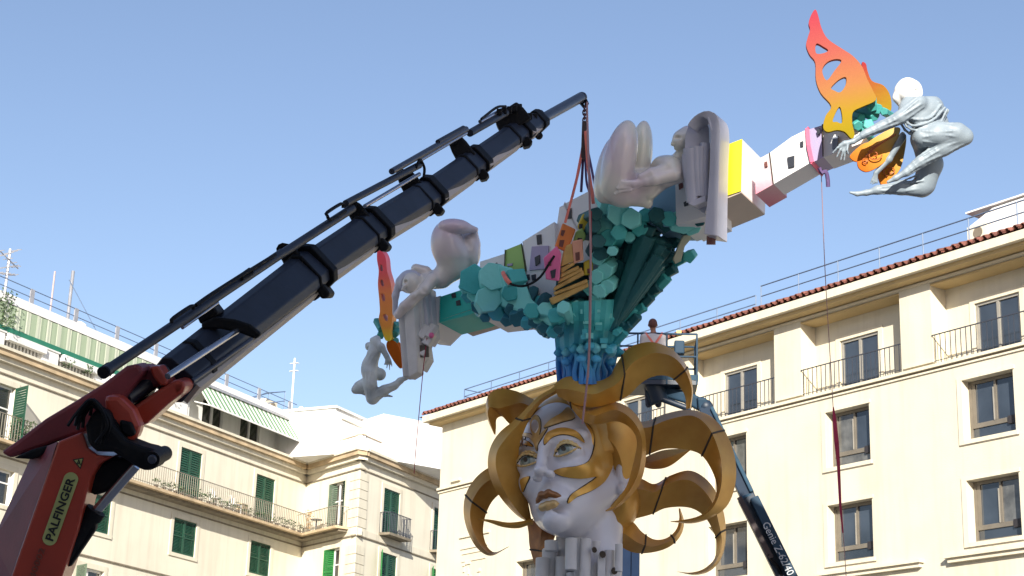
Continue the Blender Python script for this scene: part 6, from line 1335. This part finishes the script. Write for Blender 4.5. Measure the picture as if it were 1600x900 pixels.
bar('main_boom', [(1103, 640, 36.8), (1170, 780, 35)], 10.5, M_liftd); bar('boom_top_plate', [(1113, 640, 36.6), (1176, 772, 34.9)], 2.8, M_liftl, 3)
bar('outer_boom', [(1165, 776, 34.8), (1420, 1290, 33)], 13.5, M_liftd); bar('boom_top_plate', [(1178, 778, 34.6), (1430, 1290, 32.6)], 7, M_lift, 1.6)
bar('boom_collar', [(1160, 782, 34.7), (1176, 776, 34.7)], 6, M_liftl)
t = MB(); t.sect(P(1155, 777, 34.6), P(1205, 872, 34.2), [(-.05, -.05), (.05, -.05), (.05, .05), (-.05, .05)]); t.build('cable_carrier', mat('cable_carrier_brown', (.045, .03, .03), .7), lf)
t = MB(); t.tube([Vector(v) for v in cat([tuple(P(*p, 34.2)) for p in ((1200, 866), (1206, 876), (1214, 884), (1222, 900))], 10)], .035, 6); t.build('hose', M_blk, lf, 60)
c = P(1215.5, 856, 34.02); dr = P(1236, 897, 34)-P(1195, 815, 34); upv = RT*.9+UP*.45
dr = P(1236, 897, 33.93)-P(1195, 815, 34.22); place_text('lettering', 'Genie Z-62/40', P(1216, 857, 34.08), dr, upv, 89/FPX*34, 11.5/FPX*34, mat('white_lettering', (.42, .44, .46), .5), lf, .0)
bl = P(1420, 1290, 33); t = MB(); t.box((bl.x-1, bl.y-1.5, .5), (2, 0, 0), (0, 4, 0), (0, 0, max(.8, bl.z-.3))); bevel(t.build('turret', M_lift, lf), .08)
for a in (-1.1, 1.1):
    for b in (-1, 2.2):
        q = Vector((bl.x+a, bl.y+b, .5)); t = MB(); t.tube([q-Vector((.18, 0, 0)), q+Vector((.18, 0, 0))], .48, 18); t.build('wheel', M_blk, lf, 40)
# worker seen from behind
wk = empty('person', P(1020, 588, 37.3), 'worker seen from behind in white t-shirt with coral harness straps, standing on the lift platform', 'person')
M_skin = mat('tanned_skin', (.35, .17, .12), .6); M_shirt = mat('white_tshirt', (.60, .57, .58), .8, bump=.3, bscale=12); M_trs = mat('navy_trousers', (.04, .05, .08), .8); M_hair = mat('short_reddish_hair', (.12, .045, .04), .8)
DW = 37.4
b_ = Sdf((995, 1048, 495, 640, -22, 22), .75, DW); cx = 1021
b_.ell((cx, 538, 0), (15, 18, 9), None, 4); b_.ell((cx, 562, 0), (13, 12, 9), None, 6); b_.ell((cx, 572, 0), (13.5, 9, 10), None, 5); b_.cone((cx-13, 527, 0), 6, (cx+13, 527, 0), 6, 4)
for s in (-1, 1):
    b_.chain([(cx+s*14, 527, 0, 5.5), (cx+s*17.5, 547, -1, 4.2), (cx+s*15, 563, -8 if s < 0 else 6, 3.2), (cx+s*13, 568, 14, 2.4)], 3)
    for i in range(4): b_.chain([(cx+s*(13-1.2*i), 568, 14, 1.2), (cx+s*(12-1.4*i), 569, 17, 1), (cx+s*(11-1.4*i), 571, 17.5, .9)], .5)
    b_.chain([(cx+s*11, 567, 14, 1.2), (cx+s*8, 566, 16, 1)], .5)
    b_.chain([(cx+s*7, 578, 0, 7.5), (cx+s*7.5, 604, -1, 5.5), (cx+s*7.5, 632, 0, 4)], 4)
b_.cone((cx, 520, 0), 4.2, (cx-1, 512, 0), 4, 3); b_.ell((cx-1, 507, 1), (6.3, 8, 7.2), None, 2); b_.ell((cx-1, 509, 8), (1.6, 2.2, 2), None, 1); 
for s in (-1, 1): b_.ell((cx-1+s*6.6, 508, 1), (1.2, 2.4, 1.6), None, .5)
b_.build('body', M_skin, wk, 1)
s_ = Sdf((995, 1048, 512, 590, -22, 22), .75, DW); s_.ell((cx, 538, 0), (16.2, 19, 10.2), None, 4); s_.ell((cx, 562, 0), (14.2, 15, 10.4), None, 6); s_.cone((cx-13, 527, 0), 7, (cx+13, 527, 0), 7, 4)
for s in (-1, 1): s_.cone((cx+s*14, 527, 0), 6.6, (cx+s*17, 541, -1), 5.6, 3)
s_.cone((cx, 518, 0), 4.6, (cx, 508, 0), 5, 1.5, 'sub'); so_ = s_.build('tshirt', M_shirt, wk, 1)
p_ = Sdf((1000, 1044, 562, 642, -22, 22), .8, DW); p_.ell((cx, 574, 0), (14.4, 9.5, 10.6), None, 5)
for s in (-1, 1): p_.chain([(cx+s*7, 580, 0, 8.3), (cx+s*7.5, 604, -1, 6.5), (cx+s*7.5, 632, 0, 5.2)], 3)
p_.build('trousers', M_trs, wk, 1)
h_ = Sdf((1008, 1034, 494, 520, -14, 14), .6, DW); h_.ell((cx-1, 505.5, -.5), (7, 8, 7.6), None, 2); h_.ell((cx-1, 514, 6), (8, 8, 9), None, 1, 'sub'); h_.build('hair', M_hair, wk, 1)
sbv = bvh_of([so_])
for pts in ([(1007, 520), (1010, 519), (1024, 538), (1038, 558), (1035, 560), (1021, 540)], [(1034, 519), (1037, 521), (1023, 541), (1009, 562), (1006, 559), (1020, 539)]): relief('harness_strap', pts, sbv, M_strapr, wk, .01, 2.5, .003, DW, False)
relief('harness_ring', [(1019, 537), (1023, 535), (1026, 539), (1022, 542)], sbv, M_blk, wk, .02, 2, .006, DW, False)

# blue steel post seen behind the last curl
pp = P(986, 870, 33); sp = empty('steel_post', (pp.x, pp.y, 0), 'blue panelled post standing behind the lowest right curl', 'post')
for k in (0, 1):
    t = MB(); t.box((pp.x-.16+k*.17, pp.y, 0), (.155, 0, 0), (0, .2, 0), (0, 0, pp.z+.3)); t.build('post_panel', mat('slate_blue_post', (.10, .19, .34), .5) if k == 0 else bpy.data.materials['slate_blue_post'], sp)
t = MB(); t.box((pp.x+.0, pp.y+.03, 0), (.02, 0, 0), (0, .1, 0), (0, 0, pp.z+.3)); t.build('post_joint', M_seam, sp)
for o in list(bpy.data.objects):
    if o.type == 'MESH' and o.parent is None and 'kind' not in o.keys() and 'label' not in o.keys(): print('UNTAGGED', o.name)
